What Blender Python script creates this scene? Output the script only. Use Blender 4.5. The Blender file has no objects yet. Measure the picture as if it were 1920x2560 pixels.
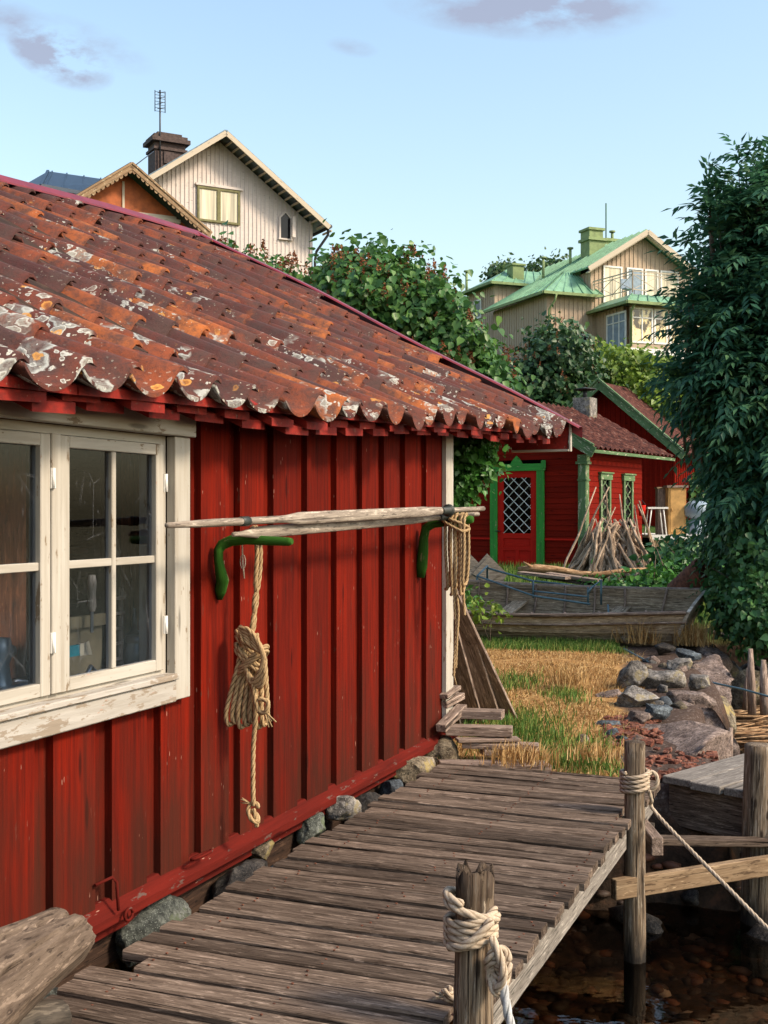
import bpy, math, random
import numpy as np
from mathutils import Vector, Matrix, noise as mnoise
R = math.radians
C = bpy.context.scene.collection
sc = bpy.context.scene
random.seed(7); rng = np.random.default_rng(7)

# ------------------------------------------------------------------ camera, sky, sun
F = 3000.0
CH = 1.5                                   # eye height above the jetty boards
cam = bpy.data.cameras.new('camera'); cam.sensor_fit = 'VERTICAL'; cam.sensor_height = 36
cam.lens = F/2560*36; cam.clip_start = .05; cam.clip_end = 2000
co = bpy.data.objects.new('camera', cam); C.objects.link(co); co.location = (0, 0, CH); co.rotation_euler = (R(90), 0, 0)
sc.camera = co
SUN_AZ = math.atan2(.92, -.40); SUN_EL = R(40)          # azimuth clockwise from +Y
w = bpy.data.worlds.new('World'); sc.world = w; w.use_nodes = True
nt = w.node_tree; N = nt.nodes; L = nt.links; N.clear()
out = N.new('ShaderNodeOutputWorld'); bg = N.new('ShaderNodeBackground'); sky = N.new('ShaderNodeTexSky')
sky.sky_type = 'NISHITA'; sky.sun_disc = False; sky.sun_elevation = SUN_EL; sky.sun_rotation = SUN_AZ
sky.air_density = 1.6; sky.dust_density = 2.2; sky.ozone_density = 1.6
bg.inputs['Strength'].default_value = .106
L.new(bg.outputs[0], out.inputs[0])
def nn(t, **k):
    n = N.new(t)
    for a, b in k.items(): setattr(n, a, b)
    return n
def wmath(op, a, b=None):
    m = nn('ShaderNodeMath', operation=op)
    for i, q in enumerate((a, b)):
        if q is None: continue
        if isinstance(q, (int, float)): m.inputs[i].default_value = q
        else: L.new(q, m.inputs[i])
    return m.outputs[0]
tc = nn('ShaderNodeTexCoord'); sx = nn('ShaderNodeSeparateXYZ'); L.new(tc.outputs['Generated'], sx.inputs[0])
yy = wmath('MAXIMUM', sx.outputs[1], .05)
px = wmath('DIVIDE', sx.outputs[0], yy); pz = wmath('DIVIDE', sx.outputs[2], yy)
cb = nn('ShaderNodeCombineXYZ'); L.new(px, cb.inputs[0]); L.new(pz, cb.inputs[1])
ns = nn('ShaderNodeTexNoise'); ns.inputs['Scale'].default_value = 13; ns.inputs['Detail'].default_value = 7; ns.inputs['Roughness'].default_value = .6
mpn = nn('ShaderNodeMapping'); mpn.inputs['Scale'].default_value = (1, 1.9, 1); mpn.inputs['Rotation'].default_value = (0, 0, R(14))
L.new(cb.outputs[0], mpn.inputs[0]); L.new(mpn.outputs[0], ns.inputs['Vector'])
tot = None
for (u, v, ru, rv, rot, amp) in [(150, 145, 150, 70, 24, 2.4), (240, 110, 170, 50, 24, .55), (40, 60, 140, 60, 20, .6), (1290, 25, 340, 80, 4, 1.1), (1450, 15, 260, 60, 2, .6), (880, 118, 70, 26, 10, .55)]:
    a = wmath('MULTIPLY', wmath('SUBTRACT', px, (u-960)/F), F/ru)
    b = wmath('MULTIPLY', wmath('SUBTRACT', pz, (1280-v)/F), F/rv)
    tr = R(rot); a0 = wmath('SUBTRACT', wmath('MULTIPLY', a, math.cos(tr)), wmath('MULTIPLY', b, math.sin(tr)*rv/ru))
    b0 = wmath('ADD', wmath('MULTIPLY', a, math.sin(tr)*ru/rv), wmath('MULTIPLY', b, math.cos(tr)))
    d = wmath('ADD', wmath('MULTIPLY', a0, a0), wmath('MULTIPLY', b0, b0))
    g = wmath('MULTIPLY', wmath('MAXIMUM', wmath('SUBTRACT', 1.0, wmath('POWER', d, .5)), 0.0), amp)
    tot = g if tot is None else wmath('ADD', tot, g)
cl = wmath('MULTIPLY', tot, wmath('MULTIPLY', wmath('MAXIMUM', wmath('SUBTRACT', ns.outputs[0], .36), 0), 6.0))
cl = wmath('MINIMUM', cl, .78)
mx = nn('ShaderNodeMix', data_type='RGBA'); L.new(cl, mx.inputs[0]); L.new(sky.outputs[0], mx.inputs[6]); mx.inputs[7].default_value = (1.55, 1.62, 2.15, 1)
L.new(mx.outputs[2], bg.inputs[0])
WORLD_CLOUD = mx
sd = bpy.data.lights.new('sun', 'SUN'); sd.energy = 2.0; sd.angle = R(11); sd.color = (1, .84, .65)
so = bpy.data.objects.new('sun', sd); C.objects.link(so)
dvec = Vector((math.sin(SUN_AZ)*math.cos(SUN_EL), math.cos(SUN_AZ)*math.cos(SUN_EL), math.sin(SUN_EL)))
so.rotation_euler = (-dvec).to_track_quat('-Z', 'Y').to_euler(); so.location = dvec*30
sc.view_settings.view_transform = 'Standard'; sc.view_settings.look = 'None'; sc.view_settings.exposure = 1.32; sc.view_settings.gamma = 1
sc.cycles.max_bounces = 7; sc.cycles.transparent_max_bounces = 12; sc.cycles.caustics_reflective = False; sc.cycles.caustics_refractive = False

# ------------------------------------------------------------------ frames and mesh helpers
TH = R(68.0); WX, WY = math.cos(TH), math.sin(TH)       # direction of the wall and the jetty
def sd2w(s, D, z=0.0): return Vector((s*WX - D*WY, s*WY + D*WX, z))
def P(u, v, Y): return Vector(((u-960)/F*Y, Y, CH-(v-1280)/F*Y))
def s_at(u, D):
    Y = F*D/WY/(2172-u); return (Y - WX*D)/WY

class MB:
    def __init__(s): s.v = []; s.f = []; s.g = []; s.m = []; s.sm = []
    def add(s, vs, fs, gs=None, mi=0, smooth=False):
        o = len(s.v); s.v += [tuple(p) for p in vs]
        if gs is None: gs = vs
        s.g += [tuple(p) for p in gs]
        for f in fs: s.f.append([i+o for i in f]); s.m.append(mi); s.sm.append(smooth)
    def box(s, lo, hi, M=None, mi=0, axis=None, jit=0, bev=0.0):
        """axis-aligned box; grain along its longest axis"""
        x0, y0, z0 = lo; x1, y1, z1 = hi
        d = (abs(x1-x0), abs(y1-y0), abs(z1-z0))
        a = d.index(max(d)) if axis is None else axis
        o = [(a), (a+1) % 3, (a+2) % 3]
        off = (random.uniform(0, 40), random.uniform(0, 40), random.uniform(0, 40))
        if bev > 0:
            b = min(bev, min(d)*.45)
            vs = []; idx = {}
            def gv(p):
                k = p
                if k not in idx: idx[k] = len(vs); vs.append(p)
                return idx[k]
            X = (x0, x1); Y = (y0, y1); Z = (z0, z1)
            S = (1, -1)
            pts = {}
            for i in (0, 1):
                for j in (0, 1):
                    for k in (0, 1):
                        bx_, by_, bz_ = X[i]+S[i]*b, Y[j]+S[j]*b, Z[k]+S[k]*b
                        pts[i, j, k, 0] = gv((X[i], by_, bz_)); pts[i, j, k, 1] = gv((bx_, Y[j], bz_)); pts[i, j, k, 2] = gv((bx_, by_, Z[k]))
            fs = []
            for i in (0, 1):
                q = [pts[i, 0, 0, 0], pts[i, 1, 0, 0], pts[i, 1, 1, 0], pts[i, 0, 1, 0]]; fs.append(q if i else q[::-1])
                q = [pts[0, i, 0, 1], pts[0, i, 1, 1], pts[1, i, 1, 1], pts[1, i, 0, 1]]; fs.append(q if i else q[::-1])
                q = [pts[0, 0, i, 2], pts[1, 0, i, 2], pts[1, 1, i, 2], pts[0, 1, i, 2]]; fs.append(q if i else q[::-1])
            for j in (0, 1):
                for k in (0, 1):
                    q = [pts[0, j, k, 1], pts[1, j, k, 1], pts[1, j, k, 2], pts[0, j, k, 2]]; fs.append(q if (j ^ k) else q[::-1])
                    q = [pts[j, 0, k, 0], pts[j, 1, k, 0], pts[j, 1, k, 2], pts[j, 0, k, 2]]; fs.append(q if not (j ^ k) else q[::-1])
                    q = [pts[j, k, 0, 0], pts[j, k, 1, 0], pts[j, k, 1, 1], pts[j, k, 0, 1]]; fs.append(q if (j ^ k) else q[::-1])
            for i in (0, 1):
                for j in (0, 1):
                    for k in (0, 1):
                        q = [pts[i, j, k, 0], pts[i, j, k, 1], pts[i, j, k, 2]]; fs.append(q if (i+j+k) % 2 else q[::-1])
        else:
            vs = [(x, y, z) for x in (x0, x1) for y in (y0, y1) for z in (z0, z1)]
            fs = [(0, 1, 3, 2), (4, 6, 7, 5), (0, 4, 5, 1), (2, 3, 7, 6), (0, 2, 6, 4), (1, 5, 7, 3)]
        gs = [(p[o[0]]+off[0], p[o[1]]+off[1], p[o[2]]+off[2]) for p in vs]
        if M is not None: vs = [M @ Vector(p) for p in vs]
        s.add(vs, fs, gs, mi)
    def beam(s, a, b, w, h, up=(0, 0, 1), mi=0, bev=0.0, taper=1.0, ext=0):
        a = Vector(a); b = Vector(b); d = b-a; Ln = d.length; d.normalize()
        if ext: a = a-d*ext; b = b+d*ext; Ln += 2*ext
        upv = Vector(up)
        if abs(d.dot(upv)) > .97: upv = Vector((0, 1, 0))
        sd_ = d.cross(upv).normalized(); u2 = sd_.cross(d).normalized()
        M = Matrix((( d.x, sd_.x, u2.x, a.x), (d.y, sd_.y, u2.y, a.y), (d.z, sd_.z, u2.z, a.z), (0, 0, 0, 1)))
        s.box((0, -w/2, -h/2), (Ln, w/2, h/2), M, mi, 0, 0, bev)
    def tube(s, pts, rad, n=8, mi=0, smooth=True, caps=True, noise=0.0, flat=None):
        pts = [Vector(p) for p in pts]; k = len(pts)
        if not isinstance(rad, (list, tuple)): rad = [rad]*k
        off = random.uniform(0, 50); T = []
        for i in range(k):
            t = pts[min(i+1, k-1)]-pts[max(i-1, 0)]; T.append(t.normalized() if t.length > 0 else Vector((0, 0, 1)))
        nrm = T[0].orthogonal().normalized(); vs = []; gs = []; al = 0
        for i in range(k):
            if i: al += (pts[i]-pts[i-1]).length
            nrm = (nrm-T[i]*nrm.dot(T[i]))
            if nrm.length < 1e-6: nrm = T[i].orthogonal()
            nrm.normalize(); bn = T[i].cross(nrm)
            for j in range(n):
                a = 2*math.pi*j/n; r = rad[i]*(1+noise*random.uniform(-1, 1))
                vs.append(pts[i]+nrm*math.cos(a)*r+bn*math.sin(a)*r); gs.append((al+off, math.cos(a)*rad[i]+off, math.sin(a)*rad[i]))
        fs = [(i*n+j, i*n+(j+1) % n, (i+1)*n+(j+1) % n, (i+1)*n+j) for i in range(k-1) for j in range(n)]
        s.add(vs, fs, gs, mi, smooth)
        if caps:
            o = len(s.v)-len(vs)
            s.f.append([o+j for j in range(n)][::-1]); s.m.append(mi); s.sm.append(False)
            s.f.append([o+(k-1)*n+j for j in range(n)]); s.m.append(mi); s.sm.append(False)
    def rope(s, pts, r, pitch=None, sub=None, mi=0, n=15):
        """three-strand laid rope along a smooth curve"""
        pts = [Vector(p) for p in pts]
        if pitch is None: pitch = r*7
        step = pitch/9
        Q = []
        for i in range(len(pts)-1):
            p0 = pts[max(i-1, 0)]; p1 = pts[i]; p2 = pts[i+1]; p3 = pts[min(i+2, len(pts)-1)]
            m = max(2, int((p2-p1).length/step)+1)
            for q in range(m):
                t = q/m
                Q.append(.5*((2*p1)+(p2-p0)*t+(2*p0-5*p1+4*p2-p3)*t*t+(3*p1-p0-3*p2+p3)*t**3))
        Q.append(pts[-1]); k = len(Q)
        T = [(Q[min(i+1, k-1)]-Q[max(i-1, 0)]).normalized() for i in range(k)]
        nrm = T[0].orthogonal().normalized(); vs = []; gs = []; al = 0; off = random.uniform(0, 50)
        for i in range(k):
            if i: al += (Q[i]-Q[i-1]).length
            nrm = nrm-T[i]*nrm.dot(T[i])
            if nrm.length < 1e-6: nrm = T[i].orthogonal()
            nrm.normalize(); bn = T[i].cross(nrm); ph = 2*math.pi*al/pitch/1.0
            for j in range(n):
                a = 2*math.pi*j/n; lb = abs(math.cos(1.5*(a-ph/1.5)))**.8; rr = r*(.70+.34*lb)
                if i in (0, k-1): rr *= .6
                vs.append(Q[i]+nrm*math.cos(a)*rr+bn*math.sin(a)*rr)
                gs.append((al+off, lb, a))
        fs = [(i*n+j, i*n+(j+1) % n, (i+1)*n+(j+1) % n, (i+1)*n+j) for i in range(k-1) for j in range(n)]
        fs.append(list(range(n))[::-1]); fs.append([(k-1)*n+j for j in range(n)])
        s.add(vs, fs, gs, mi, True)
    def prism(s, poly, a, b, M=None, mi=0, plane='xz'):
        """extrude a polygon given in a plane between a and b along the third axis"""
        def p3(p, t): return {'xz': (p[0], t, p[1]), 'xy': (p[0], p[1], t), 'yz': (t, p[0], p[1])}[plane]
        n = len(poly); vs = [p3(p, a) for p in poly]+[p3(p, b) for p in poly]; off = random.uniform(0, 30)
        gs = [(v[0]+off, v[1], v[2]) for v in vs]
        if M is not None: vs = [M @ Vector(p) for p in vs]
        fs = [list(range(n)), list(range(n, 2*n))[::-1]]+[(i, i+n, (i+1) % n+n, (i+1) % n) for i in range(n)]
        s.add(vs, fs, gs, mi)
    def lathe(s, prof, c=(0, 0, 0), n=20, mi=0, smooth=True, M=None):
        vs = []
        for r, z in prof:
            for j in range(n):
                a = 2*math.pi*j/n; vs.append(Vector((c[0]+r*math.cos(a), c[1]+r*math.sin(a), c[2]+z)))
        gs = [(v.z, v.x, v.y) for v in vs]
        if M is not None: vs = [M @ v for v in vs]
        k = len(prof)
        s.add(vs, [(i*n+j, i*n+(j+1) % n, (i+1)*n+(j+1) % n, (i+1)*n+j) for i in range(k-1) for j in range(n)], gs, mi, smooth)
    def build(s, name, mats, parent=None, origin=(0, 0, 0), fix=True):
        me = bpy.data.meshes.new(name); o = Vector(origin)
        vs = [(v[0]-o.x, v[1]-o.y, v[2]-o.z) for v in s.v]
        me.from_pydata(vs, [], s.f)
        if not isinstance(mats, (list, tuple)): mats = [mats]
        for m in mats: me.materials.append(m)
        me.polygons.foreach_set('material_index', s.m); me.polygons.foreach_set('use_smooth', s.sm)
        at = me.attributes.new('gc', 'FLOAT_VECTOR', 'POINT'); at.data.foreach_set('vector', [c for g in s.g for c in g])
        if fix:
            import bmesh
            bm = bmesh.new(); bm.from_mesh(me); bmesh.ops.recalc_face_normals(bm, faces=bm.faces); bm.to_mesh(me); bm.free()
        me.update()
        ob = bpy.data.objects.new(name, me); C.objects.link(ob)
        if parent is not None: ob.parent = parent
        else: ob.location = o
        return ob

def tag(o, label=None, cat=None, group=None, kind=None):
    if label: o['label'] = label
    if cat: o['category'] = cat
    if group: o['group'] = group
    if kind: o['kind'] = kind
    return o
class Thing:
    """an Empty at the thing's base; parts are given in the frame's own coordinates"""
    def __init__(s, name, label, cat, origin, rot=0.0, group=None, base=(0, 0, 0)):
        # base: frame-coordinates of the empty; origin: world position of frame (0,0,0)
        s.b = Vector(base); M = Matrix.Rotation(rot, 4, 'Z')
        s.o = bpy.data.objects.new(name, None); C.objects.link(s.o); s.o.empty_display_size = .1
        s.o.location = Vector(origin)+M @ s.b; s.o.rotation_euler = (0, 0, rot); tag(s.o, label, cat, group)
    def part(s, mb, name, mats, parent=None, label=None, kind=None, fix=True):
        ob = mb.build(name, mats, parent if parent is not None else s.o, s.b, fix)
        tag(ob, label, None, None, kind); return ob
def copy_tree(o, parent=None):
    c = o.copy(); C.objects.link(c); c.parent = parent
    for ch in o.children: copy_tree(ch, c)
    return c

# ------------------------------------------------------------------ materials
class NT:
    def __init__(s, name):
        s.m = bpy.data.materials.new(name); s.m.use_nodes = True; s.t = s.m.node_tree; s.t.nodes.clear()
        s.out = s.n('ShaderNodeOutputMaterial'); s.b = s.n('ShaderNodeBsdfPrincipled'); s.l(s.b.outputs[0], s.out.inputs[0])
    def n(s, t, **k):
        q = s.t.nodes.new(t)
        for a, b in k.items(): setattr(q, a, b)
        return q
    def l(s, a, b): s.t.links.new(a, b)
    def val(s, sock, q):
        if isinstance(q, (int, float)): sock.default_value = q
        elif isinstance(q, tuple): sock.default_value = q if len(q) == len(sock.default_value) else q+(1,)
        else: s.l(q, sock)
    def gc(s, kind='gc'):
        if kind == 'gc': return s.n('ShaderNodeAttribute', attribute_name='gc').outputs['Vector']
        return s.n('ShaderNodeTexCoord').outputs['Object']
    def map(s, v, sc_, loc=(0, 0, 0), rot=(0, 0, 0)):
        m = s.n('ShaderNodeMapping'); m.inputs['Scale'].default_value = sc_; m.inputs['Location'].default_value = loc; m.inputs['Rotation'].default_value = rot
        s.l(v, m.inputs[0]); return m.outputs[0]
    def noise(s, v, scale=5, det=4, rough=.55, dist=0):
        q = s.n('ShaderNodeTexNoise'); q.inputs['Scale'].default_value = scale; q.inputs['Detail'].default_value = det
        q.inputs['Roughness'].default_value = rough; q.inputs['Distortion'].default_value = dist; s.l(v, q.inputs['Vector']); return q.outputs[0]
    def vor(s, v, scale=5, feat='F1', out='Distance', rnd=1):
        q = s.n('ShaderNodeTexVoronoi', feature=feat); q.inputs['Scale'].default_value = scale; q.inputs['Randomness'].default_value = rnd; s.l(v, q.inputs['Vector']); return q.outputs[out]
    def ramp(s, f, stops, interp='LINEAR'):
        q = s.n('ShaderNodeValToRGB'); q.color_ramp.interpolation = interp; e = q.color_ramp.elements
        while len(e) < len(stops): e.new(.5)
        for i, (p, c) in enumerate(stops):
            e[i].position = p; e[i].color = (c, c, c, 1) if isinstance(c, (int, float)) else (tuple(c)+(1,))[:4]
        s.l(f, q.inputs[0]); return q.outputs[0]
    def mix(s, f, a, b, mode='MIX'):
        q = s.n('ShaderNodeMix', data_type='RGBA', blend_type=mode); s.val(q.inputs[0], f); s.val(q.inputs[6], a); s.val(q.inputs[7], b); return q.outputs[2]
    def math(s, op, a, b=0):
        q = s.n('ShaderNodeMath', operation=op); s.val(q.inputs[0], a); s.val(q.inputs[1], b); return q.outputs[0]
    def island(s): return s.n('ShaderNodeNewGeometry').outputs['Random Per Island']
    def bump(s, h, st=.3, dist=.01):
        q = s.n('ShaderNodeBump'); q.inputs['Strength'].default_value = st; q.inputs['Distance'].default_value = dist; s.l(h, q.inputs['Height']); s.l(q.outputs[0], s.b.inputs['Normal']); return q
    def fin(s, col, rough=.7, spec=.3, metal=0):
        s.val(s.b.inputs['Base Color'], col); s.val(s.b.inputs['Roughness'], rough); s.b.inputs['Specular IOR Level'].default_value = spec; s.val(s.b.inputs['Metallic'], metal); return s.m

def wood(name, c_dark, c_mid, c_light, tint=.35, rough=.85, streak=38, bump=.5, crack=.6, spec=.2):
    n = NT(name); g = n.gc()
    a = n.noise(n.map(g, (1.6, streak, streak)), 1, 6, .62, .4)
    b = n.noise(n.map(g, (6, streak*4, streak*4)), 1, 3, .6)
    c = n.noise(n.map(g, (2.5, 7, 7)), 1, 4, .6)
    col = n.ramp(a, [(.26, c_dark), (.48, c_mid), (.72, c_light)])
    col = n.mix(.45, col, n.ramp(b, [(.3, c_dark), (.65, c_light)]))
    fl = n.noise(n.map(g, (9, streak*2.2, streak*2.2), (5, 2, 8)), 1, 4, .7)
    col = n.mix(n.ramp(fl, [(.57, 0.), (.63, .8)]), col, tuple(min(1, x*1.35) for x in c_light))
    col = n.mix(n.ramp(fl, [(.36, .8), (.43, 0.)]), col, tuple(x*.6 for x in c_dark))
    col = n.mix(n.ramp(c, [(.4, 0.), (.7, .55)]), col, n.mix(.5, c_dark, col))
    k = n.vor(n.map(g, (1.3, 9, 9)), 1.0)
    col = n.mix(n.ramp(k, [(.05, .85), (.12, 0.)]), col, tuple(x*.35 for x in c_dark))
    cr = n.ramp(n.noise(n.map(g, (.9, streak*1.5, streak*1.5), (3, 7, 1)), 1, 2, .5, .8), [(.30, 1.), (.345, 0.)])
    col = n.mix(n.math('MULTIPLY', cr, crack), col, tuple(x*.22 for x in c_dark))
    hs = n.n('ShaderNodeHueSaturation'); n.l(col, hs.inputs['Color']); hs.inputs['Saturation'].default_value = 1
    n.l(n.math('ADD', n.math('MULTIPLY', n.island(), tint*2), 1-tint), hs.inputs['Value'])
    h = n.math('SUBTRACT', n.math('ADD', n.math('MULTIPLY', a, .7), n.math('MULTIPLY', b, .5)), n.math('MULTIPLY', cr, .8))
    n.bump(h, bump, .006)
    return n.fin(hs.outputs[0], rough, spec)
def painted(name, col, dark=None, tint=.12, rough=.6, chip=None, chip_amt=.0, streak=40, bump=.35, gloss=.3, coord='gc', damp=None):
    n = NT(name); g = n.gc(); ob = n.gc('o')
    dark = dark or tuple(x*.55 for x in col)
    a = n.noise(n.map(g, (1.8, streak, streak)), 1, 6, .65, .3)
    b = n.noise(n.map(g, (1.2, 5, 5)), 1, 4, .6)
    c = n.mix(n.ramp(a, [(.30, .85), (.60, 0.)]), col, dark)
    c = n.mix(n.ramp(b, [(.35, 0.), (.75, .45)]), c, dark)
    kq = n.vor(n.map(g, (1.7, 10, 10), (2, 5, 1)), 1.0); c = n.mix(n.ramp(kq, [(.07, .75), (.13, 0.)]), c, tuple(x*.35 for x in dark))
    if damp:
        z0, z1, dcol = damp
        sx = n.n('ShaderNodeSeparateXYZ'); n.l(ob, sx.inputs[0])
        mr = n.n('ShaderNodeMapRange'); n.l(sx.outputs[2], mr.inputs[0]); mr.inputs[1].default_value = z1; mr.inputs[2].default_value = z0; mr.inputs[3].default_value = 0; mr.inputs[4].default_value = 1
        pn = n.noise(n.map(g, (1.6, 6.5, 6.5)), 1, 5, .6)
        dm = n.math('ADD', n.math('MULTIPLY', mr.outputs[0], .75), n.math('SUBTRACT', pn, .5))
        c = n.mix(n.ramp(dm, [(.28, 0.), (.62, .78)]), c, dcol)
    if chip:
        ch = n.noise(n.map(g, (7, 26, 26)), 1, 5, .7); t = .66-.22*chip_amt
        c = n.mix(n.ramp(ch, [(t, 0.), (t+.03, 1.)]), c, chip)
        wm = n.ramp(n.vor(n.map(g, (11, 55, 55)), 1.0), [(.10, 1.), (.13, 0.)])
        c = n.mix(n.math('MULTIPLY', wm, n.ramp(n.noise(ob, 6, 2), [(.58, 0.), (.64, .7)])), c, (.40, .22, .16))
    hs = n.n('ShaderNodeHueSaturation'); n.l(c, hs.inputs['Color'])
    n.l(n.math('ADD', n.math('MULTIPLY', n.island(), tint*2), 1-tint), hs.inputs['Value'])
    n.bump(n.math('ADD', a, n.math('MULTIPLY', n.noise(n.map(g, (12, streak*3, streak*3)), 1, 3), .5)), bump, .004)
    return n.fin(hs.outputs[0], rough, gloss)
def plain(name, col, rough=.6, metal=0, var=.25, scale=8, bump=.1, spec=.4):
    n = NT(name); o = n.gc('o'); a = n.noise(o, scale, 5, .6)
    c = n.mix(n.ramp(a, [(.35, 0.), (.65, 1.)]), tuple(x*(1-var) for x in col), tuple(min(1, x*(1+var)) for x in col))
    n.bump(a, bump, .01); return n.fin(c, rough, spec, metal)
def stone(name, c1, c2, c3, lich=None, la=.5, rough=.85):
    n = NT(name); o = n.gc('o')
    a = n.noise(o, 8, 8, .72); b = n.noise(o, 45, 5, .75); v = n.vor(o, 110)
    c = n.ramp(a, [(.38, c1), (.5, c2), (.62, c3)])
    c = n.mix(n.ramp(b, [(.46, 0.), (.58, .75)]), c, tuple(x*.45 for x in c1))
    c = n.mix(n.ramp(v, [(.15, .55), (.3, 0.)]), c, tuple(min(1, x*1.5) for x in c3))
    if lich: c = n.mix(n.ramp(n.noise(o, 5.5, 6, .7), [(.60-.2*la, 0.), (.64-.2*la, .9)]), c, lich)
    hs = n.n('ShaderNodeHueSaturation'); n.l(c, hs.inputs['Color'])
    oi = n.n('ShaderNodeObjectInfo'); n.l(n.math('ADD', n.math('MULTIPLY', oi.outputs['Random'], .5), .75), hs.inputs['Value'])
    n.bump(n.math('ADD', a, n.math('MULTIPLY', b, .5)), .8, .03)
    return n.fin(hs.outputs[0], rough, .25)
def leafmat(name, c1, c2, c3=None, rough=.45, trans=.3, hl=None):
    n = NT(name); i = n.island(); o = n.gc('o')
    st = [(0., c1), (.55, c2), (1., c3 or c2)]
    c = n.ramp(i, st)
    cl = n.noise(o, 1.6, 3); c = n.mix(n.ramp(cl, [(.35, .0), (.65, .5)]), c, tuple(x*1.25 for x in c2))
    n.fin(c, rough, .35)
    t = n.n('ShaderNodeBsdfTranslucent'); n.l(n.mix(.5, c, tuple(x*1.6 for x in c2)), t.inputs[0])
    m = n.n('ShaderNodeMixShader'); m.inputs[0].default_value = trans
    n.l(n.b.outputs[0], m.inputs[1]); n.l(t.outputs[0], m.inputs[2]); n.l(m.outputs[0], n.out.inputs[0])
    return n.m

M = {}
RED = (.157, .0075, .0012)
M['red'] = painted('falu_red_boards', RED, (.040, .0035, .0015), .18, .85, (.09, .02, .012), .05, 42, .6, .10, damp=(.10, 1.55, (.035, .011, .006)))
M['red_trim'] = painted('red_trim', (.27, .014, .007), (.09, .008, .005), .25, .75, (.2, .09, .06), .15, 30, .4)
M['red_sill'] = painted('faded_red_sill', (.115, .012, .008), (.05, .008, .006), .1, .95, (.10, .06, .05), .2, 30, .6, .04)
M['red_metal'] = plain('dark_red_sheet_metal', (.16, .006, .008), .38, 0, .2, 6, .05, .6)
M['white'] = painted('chalky_white_paint', (.46, .43, .375), (.31, .27, .215), .05, .75, (.20, .15, .10), .22, 30, .25)
M['white_worn'] = painted('flaking_white_paint', (.44, .41, .37), (.28, .25, .21), .05, .8, (.26, .21, .16), .62, 30, .6)
M['deck'] = wood('weathered_grey_decking', (.020, .013, .009), (.074, .050, .036), (.215, .162, .125), .42, .9, 34, 1., .9, .1)
M['deck_edge'] = wood('grey_stringer_wood', (.07, .06, .05), (.185, .16, .138), (.30, .27, .235), .1, .85, 40, .5, .7)
M['post'] = wood('driftwood_post', (.05, .03, .018), (.22, .145, .085), (.42, .31, .20), .12, .85, 26, 1.0, 1.)
M['dark_wood'] = wood('wet_dark_wood', (.012, .010, .008), (.045, .036, .028), (.11, .09, .07), .2, .7, 26, .8, .8)
M['tan_wood'] = wood('yellowed_timber', (.075, .042, .022), (.23, .145, .080), (.36, .26, .16), .1, .8, 22, .6, .5)
M['oar'] = wood('oar_wood', (.085, .062, .048), (.235, .185, .145), (.42, .36, .29), .12, .7, 30, .4, .5)
M['grey_plank'] = wood('grey_brown_plank', (.07, .045, .033), (.22, .155, .12), (.42, .32, .26), .25, .85, 30, .7, .8)
M['boat'] = wood('boat_wood', (.075, .052, .034), (.30, .21, .13), (.56, .45, .33), .2, .85, 24, .8, .8)
M['pale_transom'] = wood('pale_grey_transom', (.16, .13, .10), (.42, .36, .29), (.62, .56, .48), .05, .85, 22, .6, .7)
M['bark'] = wood('branch_bark', (.09, .06, .04), (.30, .21, .145), (.52, .40, .29), .35, .9, 10, .8, .5)
M['driftwood'] = wood('orange_driftwood', (.12, .05, .02), (.36, .19, .09), (.55, .38, .22), .1, .85, 16, .8, .6)
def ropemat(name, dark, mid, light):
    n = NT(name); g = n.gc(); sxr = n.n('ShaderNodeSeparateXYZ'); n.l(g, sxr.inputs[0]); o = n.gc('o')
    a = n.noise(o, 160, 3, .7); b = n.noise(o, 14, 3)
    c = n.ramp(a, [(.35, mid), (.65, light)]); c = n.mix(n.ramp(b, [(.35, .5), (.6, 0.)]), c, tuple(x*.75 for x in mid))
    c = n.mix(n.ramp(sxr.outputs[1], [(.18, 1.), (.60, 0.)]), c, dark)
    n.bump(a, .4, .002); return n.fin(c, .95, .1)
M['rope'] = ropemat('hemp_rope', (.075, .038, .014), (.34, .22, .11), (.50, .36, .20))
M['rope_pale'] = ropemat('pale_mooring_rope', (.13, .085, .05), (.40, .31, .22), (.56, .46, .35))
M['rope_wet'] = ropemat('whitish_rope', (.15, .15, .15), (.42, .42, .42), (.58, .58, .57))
M['green'] = painted('green_paint', (.038, .125, .014), (.010, .034, .006), .05, .8, (.15, .14, .06), .32, 26, 1.2, .1)
M['green_house'] = painted('bright_green_trim', (.03, .27, .03), (.02, .14, .02), .05, .6, (.30, .28, .15), .15, 20, .3)
M['pale_green'] = painted('faded_green_trim', (.10, .18, .075), (.05, .09, .035), .05, .7, (.40, .38, .28), .35, 20, .3)
M['bright_red'] = painted('bright_red_door', (.46, .014, .007), (.32, .010, .006), .03, .75, None, 0, 20, .15, .08)
M['brick_red'] = painted('red_weatherboard', (.175, .008, .003), (.10, .006, .003), .1, .85, None, 0, 30, .3, .06)
M['cream'] = painted('cream_weatherboard', (.60, .53, .49), (.50, .43, .385), .04, .7, None, 0, 20, .1)
M['beige'] = painted('beige_weatherboard', (.46, .35, .25), (.37, .27, .19), .04, .7, None, 0, 20, .1)
M['cream_trim'] = painted('cream_trim', (.50, .43, .34), (.42, .35, .25), .05, .7, None, 0, 20, .15)
M['brown_trim'] = painted('peeling_brown_trim', (.30, .20, .11), (.16, .09, .05), .05, .8, (.50, .42, .28), .3, 20, .3)
M['rust_panel'] = plain('rust_red_panel', (.34, .085, .02), .7, 0, .3, 4)
M['black_metal'] = plain('black_metal', (.02, .022, .026), .45, 0, .3)
M['brown_brick'] = plain('brown_brick', (.065, .042, .036), .8, 0, .4, 12, .4)
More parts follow.
